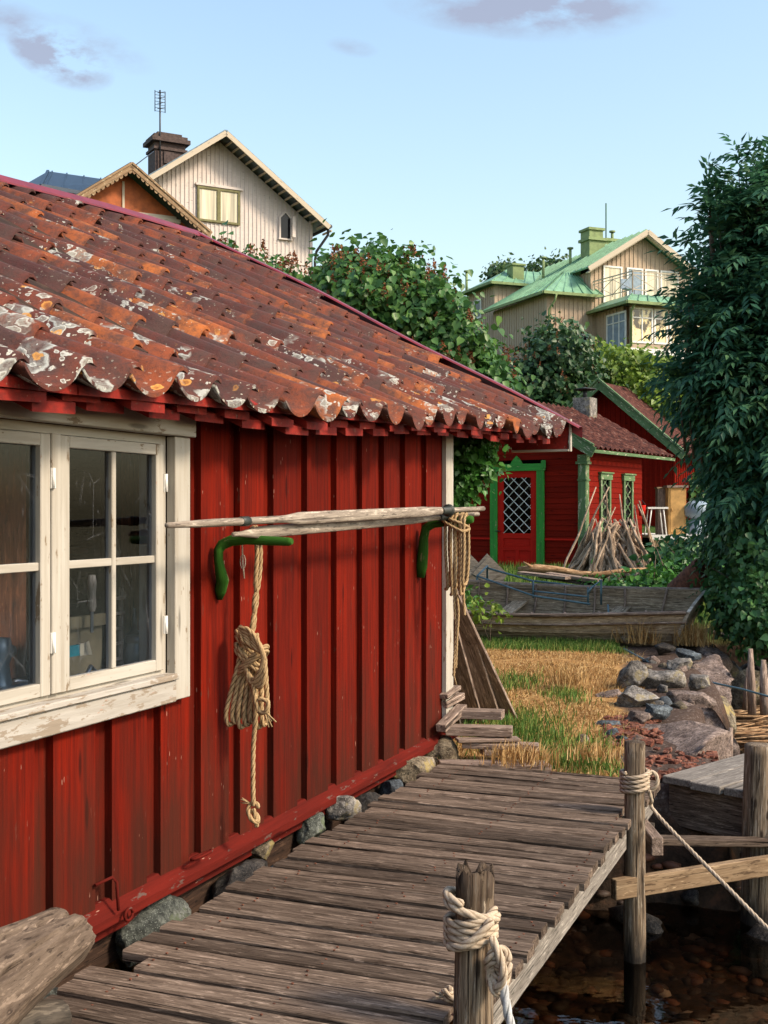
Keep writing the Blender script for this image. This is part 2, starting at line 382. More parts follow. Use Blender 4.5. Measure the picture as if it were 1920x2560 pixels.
M['blue_roof'] = plain('dark_blue_sheet_roof', (.018, .035, .06), .4, 0, .2, 5, .05, .5)
M['roof_green'] = plain('pale_green_sheet_roof', (.17, .33, .20), .5, 0, .18, 2.5, .05, .5)
M['chim_green'] = plain('green_yellow_chimney', (.19, .25, .10), .7, 0, .2, 4)
M['steel'] = plain('weathered_blue_steel', (.10, .17, .20), .5, .4, .3)
M['rust'] = plain('rusty_iron', (.15, .055, .030), .85, .2, .45, 14, .5)
M['grey_cover'] = plain('grey_blue_tarpaulin', (.20, .26, .32), .5, 0, .2, 5, .2)
M['ochre'] = plain('ochre_boards', (.48, .27, .09), .75, 0, .3, 5, .2)
M['white_plain'] = plain('white_plain', (.72, .70, .66), .6, 0, .1, 4)
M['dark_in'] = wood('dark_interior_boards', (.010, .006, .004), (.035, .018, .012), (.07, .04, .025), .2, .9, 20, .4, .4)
M['stud'] = wood('interior_red_brown_boards', (.06, .015, .006), (.22, .065, .028), (.34, .12, .05), .12, .8, 20, .4, .4)
n = NT('cream_curtain'); o = n.gc('o'); c = n.ramp(n.noise(n.map(o, (7, 7, .25)), 1, 3, .5), [(.36, (.34, .31, .24)), (.50, (.60, .54, .40)), (.65, (.72, .66, .50))]); M['curtain'] = n.fin(c, .6, .3)
M['win_dark'] = plain('dark_pane', (.010, .010, .012), .12, 0, .2, 3, 0, .25)
M['teal'] = plain('teal_paint', (.01, .17, .19), .5)
M['bristle'] = plain('brush_bristle', (.50, .40, .26), .8)
M['bottle'] = plain('smoky_jar', (.18, .20, .19), .12, 0, .2, 6, .1, .7)
M['tin'] = plain('dull_tin', (.22, .23, .24), .35, .8, .3, 9)
M['card'] = plain('brown_cardboard', (.20, .15, .08), .8)
M['blue_grey'] = plain('blue_grey_iron', (.09, .13, .16), .4, .3, .3)
M['leather'] = plain('black_leather_collar', (.025, .03, .025), .5)
M['stone_pink'] = stone('pink_grey_granite', (.095, .066, .055), (.21, .155, .13), (.35, .27, .23))
M['stone_grey'] = stone('grey_fieldstone', (.075, .068, .062), (.175, .160, .145), (.34, .31, .28), (.24, .20, .12), .2)
M['stone_tan'] = stone('ochre_fieldstone', (.075, .055, .035), (.17, .135, .090), (.30, .25, .18), (.30, .23, .09), .22)
M['stone_blue'] = stone('blue_grey_stone', (.035, .040, .046), (.075, .090, .105), (.17, .20, .22))
M['stone_green'] = stone('mossy_granite', (.030, .033, .028), (.085, .092, .078), (.18, .19, .165), (.10, .12, .07), .15)
M['stone_dark'] = stone('dark_wet_stone', (.012, .011, .010), (.035, .030, .027), (.085, .072, .06), None, 0, .5)
M['brickbit'] = stone('broken_brick', (.09, .03, .018), (.18, .055, .03), (.26, .13, .09))

# clay pantiles with lichen
n = NT('lichened_clay_pantiles'); o = n.gc('o'); isl = n.island()
base = n.ramp(isl, [(0, (.055, .020, .018)), (.28, (.095, .026, .019)), (.58, (.135, .033, .018)), (.82, (.21, .050, .018)), (1., (.36, .105, .025))])
a = n.noise(o, 7, 7, .7); b = n.noise(o, 42, 4, .7)
c = n.mix(n.ramp(a, [(.40, .85), (.60, 0.)]), base, (.055, .030, .026))
c = n.mix(n.ramp(n.noise(o, 3.1, 5, .65), [(.60, 0.), (.72, .65)]), c, (.34, .09, .022))
c = n.mix(n.ramp(b, [(.52, 0.), (.68, .5)]), c, (.03, .018, .016))
warp = n.n('ShaderNodeVectorMath', operation='ADD'); nz = n.n('ShaderNodeTexNoise'); nz.inputs['Scale'].default_value = 9; nz.inputs['Detail'].default_value = 4; n.l(o, nz.inputs['Vector'])
sc3 = n.n('ShaderNodeVectorMath', operation='SCALE'); sc3.inputs[3].default_value = .16; n.l(nz.outputs['Color'], sc3.inputs[0]); n.l(o, warp.inputs[0]); n.l(sc3.outputs[0], warp.inputs[1])
sxo = n.n('ShaderNodeSeparateXYZ'); n.l(o, sxo.inputs[0])
w2 = n.n('ShaderNodeVectorMath', operation='ADD'); sc2 = n.n('ShaderNodeVectorMath', operation='SCALE'); sc2.inputs[3].default_value = .055; nz2 = n.n('ShaderNodeTexNoise'); nz2.inputs['Scale'].default_value = 22; nz2.inputs['Detail'].default_value = 3; n.l(o, nz2.inputs['Vector']); n.l(nz2.outputs['Color'], sc2.inputs[0]); n.l(o, w2.inputs[0]); n.l(sc2.outputs[0], w2.inputs[1])
low = n.n('ShaderNodeMapRange'); n.l(sxo.outputs[1], low.inputs[0]); low.inputs[1].default_value = -3.5; low.inputs[2].default_value = -1.2; low.inputs[3].default_value = .050; low.inputs[4].default_value = -.045
low2 = n.n('ShaderNodeMapRange'); n.l(sxo.outputs[0], low2.inputs[0]); low2.inputs[1].default_value = 0; low2.inputs[2].default_value = 5; low2.inputs[3].default_value = .02; low2.inputs[4].default_value = -.04
gate = n.math('ADD', n.math('ADD', n.noise(o, 1.7, 4, .6), low.outputs[0]), low2.outputs[0])
gr = n.ramp(n.noise(o, 70, 3, .75), [(.36, .35), (.58, 1.)])
def crust(c, vec, scale, rad, g0, g1, body, rimc, loc, amt=.92):
    v = n.vor(n.map(vec, (1, 1, 1), loc), scale); inn = n.ramp(v, [(rad-.035, 1.), (rad, 0.)]); rm = n.ramp(v, [(rad-.10, 0.), (rad-.045, 1.), (rad-.02, 1.), (rad+.01, 0.)])
    g = n.ramp(gate, [(g0, 0.), (g1, 1.)])
    c = n.mix(n.math('MULTIPLY', n.math('MULTIPLY', n.math('MULTIPLY', inn, g), gr), amt), c, body)
    return n.mix(n.math('MULTIPLY', n.math('MULTIPLY', rm, g), .85), c, rimc), n.math('MULTIPLY', inn, g)
c, m_a = crust(c, w2.outputs[0], 6.0, .42, .555, .60, (.20, .195, .175), (.36, .37, .34), (0, 0, 0))
c, m_b = crust(c, w2.outputs[0], 11.0, .32, .535, .585, (.24, .23, .20), (.42, .42, .38), (5.1, 2.2, 7.7))
c, m_c = crust(c, w2.outputs[0], 17.0, .20, .50, .58, (.27, .27, .24), (.44, .44, .40), (1.1, 8.2, 3.7))
c, m_d = crust(c, w2.outputs[0], 34.0, .17, .45, .60, (.38, .35, .28), (.42, .39, .32), (4.1, 1.2, 6.7))
c, m_e = crust(c, w2.outputs[0], 8.0, .18, .50, .58, (.42, .17, .03), (.50, .24, .06), (9.1, 3.2, 2.7), .8)
bm_, m1 = m_a, m_b
n.bump(n.math('ADD', n.math('ADD', b, n.math('MULTIPLY', a, .6)), n.math('MULTIPLY', n.math('ADD', bm_, m1), .25)), .7, .008)
M['tile'] = n.fin(c, .85, .25)

# glass: fresnel reflection over a see-through pane, with dust streaks and cobwebs
def glass(name, dust=.25, tint=(.74, .78, .84)):
    n = NT(name); o = n.gc('o')
    tr = n.n('ShaderNodeBsdfTransparent'); tr.inputs[0].default_value = tint+(1,)
    gl = n.n('ShaderNodeBsdfGlossy'); gl.inputs['Roughness'].default_value = .02
    fr = n.n('ShaderNodeFresnel'); fr.inputs[0].default_value = 1.5
    m = n.n('ShaderNodeMixShader'); n.l(n.math('MULTIPLY', fr.outputs[0], .10), m.inputs[0]); n.l(tr.outputs[0], m.inputs[1]); n.l(gl.outputs[0], m.inputs[2])
    df = n.n('ShaderNodeBsdfDiffuse'); df.inputs[0].default_value = (.42, .42, .44, 1)
    w1 = n.vor(n.map(o, (1, 1, .55)), 9, 'DISTANCE_TO_EDGE'); web = n.ramp(w1, [(.002, 1.), (.006, 0.)])
    gate = n.ramp(n.noise(o, 5, 3), [(.50, 0.), (.62, 1.)])
    spk = n.ramp(n.noise(n.map(o, (60, 60, 22)), 1, 3, .7), [(.62, 0.), (.72, 1.)])
    film = n.ramp(n.noise(o, 4, 5, .7), [(.50, .0), (.75, .06)])
    d = n.math('MULTIPLY', n.math('ADD', n.math('ADD', n.math('MULTIPLY', web, gate), n.math('MULTIPLY', spk, n.math('MULTIPLY', gate, .6))), film), dust)
    m2 = n.n('ShaderNodeMixShader'); n.l(d, m2.inputs[0]); n.l(m.outputs[0], m2.inputs[1]); n.l(df.outputs[0], m2.inputs[2])
    n.l(m2.outputs[0], n.out.inputs[0]); n.t.nodes.remove(n.b); return n.m
M['glass'] = glass('dusty_window_glass', .16)
# water
n = NT('still_water'); o = n.gc('o')
tr = n.n('ShaderNodeBsdfTransparent'); tr.inputs[0].default_value = (.68, .56, .42, 1)
gl = n.n('ShaderNodeBsdfGlossy'); gl.inputs['Roughness'].default_value = .03
fr = n.n('ShaderNodeFresnel'); fr.inputs[0].default_value = 1.33
bp = n.n('ShaderNodeBump'); bp.inputs['Strength'].default_value = .12; bp.inputs['Distance'].default_value = .03
n.l(n.noise(o, 5, 3, .5), bp.inputs['Height']); n.l(bp.outputs[0], gl.inputs['Normal']); n.l(bp.outputs[0], fr.inputs['Normal'])
m = n.n('ShaderNodeMixShader'); n.l(fr.outputs[0], m.inputs[0]); n.l(tr.outputs[0], m.inputs[1]); n.l(gl.outputs[0], m.inputs[2])
n.l(m.outputs[0], n.out.inputs[0]); n.t.nodes.remove(n.b); M['water'] = n.m

# ------------------------------------------------------------------ ground, water
def sstep(a, b, x): t = np.clip((x-a)/(b-a), 0, 1); return t*t*(3-2*t)
def edge_x(y): return .2767*y+.10*np.sin(y*1.9)
def ground_h(x, y):
    x = np.asarray(x, float); y = np.asarray(y, float)
    s = x*WX+y*WY; D = -x*WY+y*WX
    land = np.interp(y, [-100, 15, 17.5, 20, 24, 27, 32, 40, 60, 110, 400], [-.12, -.10, .06, .25, .36, .7, 2.2, 5, 8.6, 12, 14])
    land = land + 2.5*sstep(26, 40, y)*sstep(2, -6, x)
    land = land + .05*np.sin(x*1.3+y*.7)*np.sin(y*.9)*sstep(9, 12, y)
    d1 = y-16.6-.6*np.sin(x*.8)-4*np.maximum(0, x-10); d2 = np.minimum(s-6.95-.25*sstep(1.2, 1.6, x), edge_x(y)-.10-x); d2 = np.where(y > 6.2, d2, -9)
    d3 = D-2.75
    d = np.maximum(np.maximum(d1, d2), d3)
    bed = -.98+.05*np.sin(x*2.1)*np.cos(y*1.7)-.4*sstep(2.5, 9, x)
    bed = bed+.10*sstep(-1.0, -.2, d)
    land = np.where((D > 2.75) & (s < 7.6), np.minimum(land, -.25), land)
    return bed+(land-bed)*sstep(-.32, .02, d)
xs = np.unique(np.concatenate([np.linspace(-300, -12, 14), np.linspace(-12, -2, 34), np.linspace(-2, 6.5, 110), np.linspace(6.5, 24, 40), np.linspace(24, 300, 14)]))
ys = np.unique(np.concatenate([np.linspace(-60, 0, 8), np.linspace(0, 5, 26), np.linspace(5, 18, 160), np.linspace(18, 32, 60), np.linspace(32, 90, 50), np.linspace(90, 600, 16)]))
XX, YY = np.meshgrid(xs, ys); ZZ = ground_h(XX, YY)
ZZ = ZZ+np.array([mnoise.noise(Vector((x*2.2, y*2.2, 0)))*.03 for x, y in zip(XX.ravel(), YY.ravel())]).reshape(XX.shape)*(np.abs(XX) < 30)
nx, ny = len(xs), len(ys)
me = bpy.data.meshes.new('ground')
me.from_pydata(list(zip(XX.ravel(), YY.ravel(), ZZ.ravel())), [], [(j*nx+i, j*nx+i+1, (j+1)*nx+i+1, (j+1)*nx+i) for j in range(ny-1) for i in range(nx-1)])
me.polygons.foreach_set('use_smooth', [True]*len(me.polygons))
n = NT('meadow_soil_and_bed'); o = n.gc('o'); sx = n.n('ShaderNodeSeparateXYZ'); n.l(o, sx.inputs[0])
dry = n.ramp(n.noise(o, 14, 6, .7), [(.3, (.16, .075, .025)), (.5, (.36, .20, .075)), (.7, (.52, .33, .14))])
grn = n.ramp(n.noise(o, 9, 5, .7), [(.3, (.02, .04, .012)), (.7, (.07, .12, .03))])
far = n.ramp(n.math('ADD', n.math('MULTIPLY', sx.outputs[1], 1/20), n.math('MULTIPLY', n.math('SUBTRACT', n.noise(o, 1.2, 4), .5), .4)), [(.70, 0.), (.80, 1.)])
c = n.mix(far, dry, grn)
gstrip = n.ramp(n.math('ADD', n.math('SUBTRACT', sx.outputs[0], n.math('MULTIPLY', sx.outputs[1], .192)), n.math('MULTIPLY', n.math('SUBTRACT', n.noise(o, 3, 4), .5), .5)), [(.0, 0.), (.10, 1.)])
gstrip = n.math('MULTIPLY', gstrip, n.math('LESS_THAN', sx.outputs[1], 15.0))
grav = n.mix(n.ramp(n.vor(o, 28), [(.15, 0.), (.4, .8)]), n.ramp(n.noise(o, 40, 4, .8), [(.35, (.06, .045, .038)), (.65, (.22, .17, .145))]), (.05, .03, .022))
c = n.mix(gstrip, c, grav)
bedc = n.ramp(n.noise(o, 6, 7, .7), [(.35, (.014, .011, .009)), (.52, (.05, .032, .022)), (.68, (.12, .055, .032))])
c = n.mix(n.ramp(n.math('ADD', sx.outputs[2], .5), [(.18, 1.), (.30, 0.)]), c, bedc)
n.bump(n.noise(o, 30, 5, .7), .6, .03); M['ground'] = n.fin(c, .95, .1)
me.materials.append(M['ground']); go = bpy.data.objects.new('ground', me); C.objects.link(go); tag(go, kind='structure')
WZ = -.74
mb = MB(); mb.add([(-300, -60, WZ), (300, -60, WZ), (300, 600, WZ), (-300, 600, WZ)], [(0, 1, 2, 3)])
wa = mb.build('water', M['water'], fix=False); tag(wa, kind='structure')

# ------------------------------------------------------------------ THE BOATHOUSE  (frame: x = s along the wall, y = D inland, z up)
BH = Thing('boathouse', 'red boarded boathouse with lichened orange pantile roof and white paned window beside the jetty', 'boathouse', (0, 0, 0), TH, None, (3.3, 5.8, -.3))
DW = 2.62; DE = 2.35; DR = 5.87; SV = 9.8; SC = 7.53; S0 = -1.2
def ze(s): return 1.875+.0397*(max(s, 1)-3)
def zr(s): return 4.03-.07*(SV-max(s, 3.5))
def rz(s, D):
    t = (D-DE)/(DR-DE)
    if t > 1: t = 2-t
    return ze(s)+(zr(s)-ze(s))*t + .012*math.sin(s*1.7+D)+.010*math.sin(D*3.1+s*.6)
# wall boards: recessed under-boards and proud top boards
us = [126, 273, 395, 496, 594, 678, 762, 836, 900, 955, 1008, 1061]
edges = [s_at(u, 2.60) for u in us]
e = edges[0]; pre = []
while e > S0+.3: e -= random.uniform(.33, .36); pre.append(e)
edges = pre[::-1]+edges
W0, W1, WZ0, WZ1 = 2.50, 4.208, .77, 1.93        # window opening zone
mb = MB()
def wallpiece(mb, s0, s1, D0, D1, z0, z1):
    ztop = rz((s0+s1)/2, DW)-.05
    z1 = min(z1, ztop)
    segs = [(s0, s1, z0, z1)]
    if s1 > W0 and s0 < W1:
        segs = []
        if s0 < W0: segs.append((s0, W0, z0, z1))
        if s1 > W1: segs.append((W1, s1, z0, z1))
        a, b = max(s0, W0), min(s1, W1)
        segs += [(a, b, z0, WZ0), (a, b, WZ1, z1)]
    for a, b, c, d in segs:
        if b-a > .004 and d-c > .004: mb.box((a, D0, c), (b, D1, d), axis=2)
prev = S0
allE = edges+[SC]
for i, e in enumerate(allE[:-1]):
    nx_ = allE[i+1]
    wtop = (nx_-e)*.70
    # proud board, split in two with a hair joint now and then
    wallpiece(mb, e, e+wtop, DW-.032, DW+.0, .045, 2.6)
    wallpiece(mb, e+wtop-.02, nx_+.02, DW+.0005, DW+.022, .045, 2.6)
wallpiece(mb, S0, edges[0]+.02, DW+.0005, DW+.022, .045, 2.6)
wall = BH.part(mb, 'wall', M['red'], label='red board wall facing the jetty')
# gable walls and back wall
mb = MB()
for s_, t_ in ((SC-.02, .02), (S0, .02)):
    D = DW+.03
    while D < 9.05:
        D2 = min(D+.22, 9.08)
        mb.prism([(D, .0), (D2-.008, .0), (D2-.008, rz(s_, D2)-.11), (D, rz(s_, D)-.11)], s_, s_+t_, plane='yz'); D = D2
mb.box((S0, 9.08, 0), (SC, 9.11, 1.75))
BH.part(mb, 'gable_wall', M['red'])
# inside: floor, inner partition, studs
mb = MB(); mb.box((S0, DW+.03, -.2), (SC-.03, 9.05, .02)); mb.box((S0+.4, 4.6, .02), (SC-.03, 4.64, 2.9))
mb.box((S0+.38, DW+.03, .02), (S0+.4, 4.6, 2.2)); mb.box((6.5, DW+.03, .02), (6.53, 4.6, 2.2))
mb.box((W0-.2, DW+.06, .80), (W1+.25, DW+.50, .855))
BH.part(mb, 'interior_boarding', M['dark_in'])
mb = MB()
for (a, b, d) in ((3.64, 3.82, 3.05), (4.20, 4.26, 3.3), (4.58, 4.76, 3.08), (5.2, 5.34, 3.4)):
    mb.box((a, d, .86), (b, d+.05, 2.3), axis=2)
mb.box((3.3, 3.9, 1.28), (5.4, 4.15, 1.31)); mb.box((4.0, 4.0, .86), (4.9, 4.3, 1.12))
BH.part(mb, 'interior_stud', M['stud'])
# drip board under the wall
mb = MB()
mb.prism([(2.545, -.0), (2.62, -.02), (2.64, .075), (2.60, .075), (2.545, .032)], S0, SC+.13, plane='yz')
mb.box((S0, 2.60, -.06), (SC+.05, 2.75, -.021))
for k in range(9):
    pass
BH.part(mb, 'drip_board', M['red_sill'])
# corner trim
mb = MB(); mb.box((SC-.115, DW-.062, .065), (SC+.03, DW-.034, 2.02), axis=2); mb.box((SC+.002, DW-.0335, .065), (SC+.03, DW+.09, 2.02), axis=2)
BH.part(mb, 'corner_board', M['white'])
# window
wf = MB()
wf.box((4.095, DW-.075, .754), (4.208, DW-.034, 1.80), axis=2, bev=.003)
wf.box((W0, DW-.075, .754), (W0+.11, DW-.034, 1.80), axis=2, bev=.003)
wf.box((W0-.02, DW-.095, 1.802), (4.222, DW-.034, 1.96), axis=0, bev=.003)
wf.box((W0-.02, DW-.115, 1.961), (4.235, DW-.034, 1.985), axis=0)
# inner casing
wf.box((3.355, DW-.050, .880), (3.405, DW+.05, 1.768), axis=2, bev=.003)
wf.box((4.060, DW-.03, .85), (4.0945, DW+.07, 1.80), axis=2); wf.box((W0+.1105, DW-.03, .85), (W0+.14, DW+.07, 1.80), axis=2)
wf.box((W0+.1405, DW-.03, 1.768), (4.0595, DW+.07, 1.80), axis=0); wf.box((W0+.1405, DW-.03, .845), (4.0595, DW+.07, .875), axis=0)
win = BH.part(wf, 'window_frame', M['white'])
sl = MB(); sl.box((W0+.1105, DW-.082, .750), (4.0945, DW-.034, .838), axis=0, bev=.004); sl.box((W0+.1105, DW-.095, .839), (4.0945, DW-.031, .862), axis=0, bev=.004)
BH.part(sl, 'window_sill', M['white_worn'], parent=win, label='flaking white window sill')
def sash(s0, s1):
    z0, z1 = .878, 1.765; st = .052; m = MB(); y0, y1 = DW-.045, DW-.008; cen = (s0+s1)/2
    m.box((s0, y0, z0), (s0+st, y1, z1), axis=2, bev=.003); m.box((s1-st, y0, z0), (s1, y1, z1), axis=2, bev=.003)
    m.box((s0+st+.0005, y0+.001, z0), (s1-st-.0005, y1, z0+.045), axis=0, bev=.003); m.box((s0+st+.0005, y0+.001, z1-.042), (s1-st-.0005, y1, z1), axis=0, bev=.003)
    m.box((cen-.013, y0+.006, z0+.0455), (cen+.013, y1, z1-.0425), axis=2, bev=.003)
    m.box((s0+st+.0005, y0+.008, 1.302), (cen-.0135, y1, 1.330), axis=0, bev=.002); m.box((cen+.0135, y0+.008, 1.302), (s1-st-.0005, y1, 1.330), axis=0, bev=.002)
    o = BH.part(m, 'sash', M['white'], parent=win)
    for a, b in ((s0+st-.01, cen-.005), (cen+.005, s1-st+.01)):
        for c, d in ((z0+.035, 1.310), (1.322, z1-.03)):
            g = MB(); g.box((a, DW-.024, c), (b, DW-.021, d)); BH.part(g, 'pane', M['glass'], parent=o)
    for zz in (1.02, 1.58):
        h = MB(); h.box((s1-.004, y0-.006, zz), (s1+.02, y0+.002, zz+.07)); h.tube([(s1+.004, y0-.008, zz), (s1+.004, y0-.008, zz+.07)], .006, 8); BH.part(h, 'hinge', M['white_plain'], parent=o)
sash(3.407, 4.058); sash(2.645, 3.353)
# roof boards (two overlapping layers), their ends red
rb = MB(); 
def slopeboard(mb, s0, s1, Da, Db, off, th, mi=0):
    vs = []; gs = []; r = random.uniform(0, 50)
    n_ = 7
    for i in range(n_):
        D = Da+(Db-Da)*i/(n_-1)
        for (s, o2) in ((s0, 0), (s1, 0), (s1, th), (s0, th)):
            vs.append((s, D, rz(s, D)+off+o2)); gs.append((D+r, s, o2))
    fs = [(0, 1, 2, 3), tuple(4*(n_-1)+k for k in (3, 2, 1, 0))]
    for i in range(n_-1):
        for k in range(4): fs.append((4*i+k, 4*i+4+k, 4*i+4+(k+1) % 4, 4*i+(k+1) % 4))
    mb.add(vs, fs, gs, mi)
roofboards = MB()
slopeboard(roofboards, S0, SV-.03, 2.75, DR, -.055, .02)
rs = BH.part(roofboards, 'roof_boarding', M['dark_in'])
s = 2.0; k = 0
proto_l = None
while s < SV-.25:
    m = MB(); wd = random.uniform(.20, .24); dj = random.uniform(-.03, .03)
    slopeboard(m, s, s+wd, 2.41+dj, 2.76, -.098, .037); BH.part(m, 'roof_board_end', M['red_trim'], parent=rs)
    m = MB(); slopeboard(m, s+.165, s+.165+random.uniform(.2, .23), 2.37+random.uniform(-.02, .03), 2.76, -.060, .034); BH.part(m, 'roof_board_end', M['red_trim'], parent=rs)
    s += random.uniform(.335, .355); k += 1
m = MB()
for (a, b) in ((S0, 3.2), (3.21, 6.4), (6.41, SV-.05)):
    slopeboard(m, a, b, 2.355, 2.41, -.024, .032)
BH.part(m, 'eave_batten', M['red_trim'])
# purlins carrying the overhanging gable
m = MB(); m.box((SC-.1, 4.2, 2.72), (SV-.04, 4.3, 2.84), axis=0); m.box((SC-.1, 5.8, 3.55), (SV-.04, 5.92, 3.70), axis=0)
BH.part(m, 'purlin', M['red_trim'])
# tiles
tm = MB(); pitch = .284
prof = []
for i in range(14):
    t = i/13
    if t < .74: zz = .046-.058*math.sin(math.pi*(t/.74))**.72
    else:
        q = (t-.74)/.26; zz = .046+.030*math.sin(math.pi*min(1, q*.80))
    prof.append((t, zz))
def tile(s0, Da, Db, jit, lift, side=1):
    th = .015; vs = []; rows = 4
    for lay in (0, 1):
        for r in range(rows):
            f = r/(rows-1); D = Da+(Db-Da)*f
            for (t, zz) in prof:
                s = s0+(t*1.13-.06)*pitch+jit[0]
                dz = zz*(1.12-.12*f)+lift*(1-f)+jit[1]+jit[2]*(t-.5)-lay*th
                DD = D+jit[3]*(t-.5) if side > 0 else 2*DR-(D+jit[3]*(t-.5))
                vs.append((s, DD, rz(s, D)+dz))
    c = len(prof); b = rows*c; fs = []
    for r in range(rows-1):
        for i in range(c-1):
            fs.append((r*c+i, r*c+i+1, (r+1)*c+i+1, (r+1)*c+i)); fs.append((b+r*c+i, b+(r+1)*c+i, b+(r+1)*c+i+1, b+r*c+i+1))
        fs.append((r*c, (r+1)*c, b+(r+1)*c, b+r*c)); fs.append((r*c+c-1, b+r*c+c-1, b+(r+1)*c+c-1, (r+1)*c+c-1))
    sm = [True]*len(fs)
    o = len(tm.v); tm.add(vs, fs, None, 0, True)
    # lower edge: its own vertices so that it stays crisp yet part of the same island is not needed
    for i in range(c-1): tm.f.append([o+i, o+b+i, o+b+i+1, o+i+1]); tm.m.append(0); tm.sm.append(False)
s = S0+.1; cols = 0
while s+pitch*1.02 < SV-.02:
    D = DE-.07; first = True
    while D < DR-.10:
        D2 = min(D+.425, DR-.02)
        g = .0 if not first else random.uniform(-.03, .03)
        tile(s, D+g, D2, (random.uniform(-.006, .006), random.uniform(-.005, .010), random.uniform(-.030, .030), random.uniform(-.035, .035)), random.uniform(.026, .046))
        D += .372; first = False
    for q in range(5): tile(s, DE+q*.72, min(DE+q*.72+.8, DR-.02), (0, 0, 0, 0), .03, -1)
    s += pitch
BH.part(tm, 'roof_tiles', M['tile'], fix=False, label='orange and brown clay pantiles spotted with grey lichen')
# ridge cap and verge flashing in red sheet metal
m = MB(); sg = 24
for sidx in (1, -1):
    vs = []; 
    for i in range(sg+1):
        s = S0-.05+(SV+.03-S0)*i/sg
        zb = rz(s, DR)
        for (dd, dz) in ((.0, .155), (.045*sidx, .140), (.11*sidx, .085), (.112*sidx, .07)): vs.append((s, DR-dd, zb+dz-.02))
    fs = [(4*i+k, 4*i+4+k, 4*i+5+k, 4*i+1+k) for i in range(sg) for k in range(3)]
    m.add(vs, fs, None, 0, False)
BH.part(m, 'ridge_cap', M['red_metal'])
m = MB(); vs = []; sg = 26
for i in range(sg+1):
    D = 2.20+(DR-2.20)*i/sg
    zb = rz(SV, max(D, 2.2))
    for (ds, dz) in ((-.10, .118), (-.085, .132), (.02, .138), (.035, .125), (.035, .045)): vs.append((SV+ds, D, zb+dz))
m.add(vs, [(5*i+k, 5*i+5+k, 5*i+6+k, 5*i+1+k) for i in range(sg) for k in range(4)])
BH.part(m, 'verge_flashing', M['red_metal'])
m = MB(); bb = [(2.32, 2.02), (2.30, 2.20), (2.34, rz(SV, 2.34)+.05)]
for i in range(8): D = 2.34+(DR-2.34)*(i+1)/8; bb.append((D, rz(SV, D)+.05))
for i in range(8): D = DR-(DR-2.80)*(i)/7.0; bb.append((D, rz(SV, D)-.235))
bb[-1] = (2.77, 2.02)
m.prism(bb, SV-.02, SV+.012, plane='yz')
bb2 = [(2*DR-a, b) for a, b in bb]; m.prism(bb2, SV-.02, SV+.012, plane='yz')
bo = BH.part(m, 'bargeboard', M['red_trim'])
m = MB(); m.box((SV-.045, 2.30, 2.002), (SV+.02, 2.785, 2.0195), axis=1); m.box((SV-.03, 2.285, 2.003), (SV+.02, 2.2985, 2.27), axis=2)
BH.part(m, 'bargeboard_edge', M['white'], parent=bo)
# green crook brackets
def bracket(sb, pts_v, pts_h, rr):
    m = MB()
    path = [Vector((sb, d, z)) for d, z in pts_v]; rad = [r for r in rr[0]]
    m.tube(path, rad, 10)
    m.tube([Vector((sb+ds, d, z)) for ds, d, z in pts_h], rr[1], 10)
    return BH.part(m, 'bracket', M['green'], label='green painted natural crook bracket')
s1 = s_at(527, 2.59)
m = MB()
m.tube([(s1+.05, 2.575, 1.128), (s1+.04, 2.565, 1.165), (s1+.03, 2.55, 1.21), (s1+.0, 2.545, 1.255), (s1-.015, 2.545, 1.30), (s1-.012, 2.545, 1.338), (s1+.0, 2.535, 1.362), (s1+.0, 2.49, 1.380), (s1, 2.42, 1.384), (s1, 2.3, 1.380), (s1, 2.22, 1.378), (s1, 2.205, 1.378)],
       [.013, .024, .028, .023, .019, .021, .024, .023, .021, .019, .018, .012], 14, noise=.05)
BH.part(m, 'bracket', M['green'], label='green crook bracket carrying the long coiled rope')
s2 = s_at(1042, 2.59)
m = MB()
m.tube([(s2+.02, 2.575, 1.10), (s2+.01, 2.562, 1.16), (s2, 2.55, 1.25), (s2, 2.545, 1.34), (s2, 2.53, 1.40), (s2, 2.48, 1.430), (s2, 2.40, 1.44), (s2, 2.3, 1.45), (s2, 2.245, 1.455), (s2, 2.225, 1.455)],
       [.028, .035, .033, .029, .029, .030, .029, .027, .026, .018], 14, noise=.05)
BH.part(m, 'bracket', M['green'], label='green crook bracket next to the white corner board')
# hook and staples low on the wall
m = MB(); s3 = s_at(265, 2.57)
m.tube([(s3-.06, 2.575, .16), (s3+.03, 2.565, .165), (s3+.03, 2.545, .15), (s3+.02, 2.53, .05)], .006, 6); BH.part(m, 'iron_hook', M['red_sill'])
m = MB(); s4 = s_at(480, 2.57); m.tube([(s4+.07*math.cos(a), 2.525-.025*math.sin(a), .10+.008*math.sin(a)) for a in np.linspace(0, 2*math.pi, 17)], .006, 6); BH.part(m, 'iron_ring', M['red_sill'])
m = MB(); s5 = s_at(312, 2.54); m.tube([(s5+.025*math.cos(a), 2.523, .02+.022*math.sin(a)) for a in np.linspace(0, 2*math.pi, 13)], .006, 6); BH.part(m, 'iron_ring', M['red_sill'])

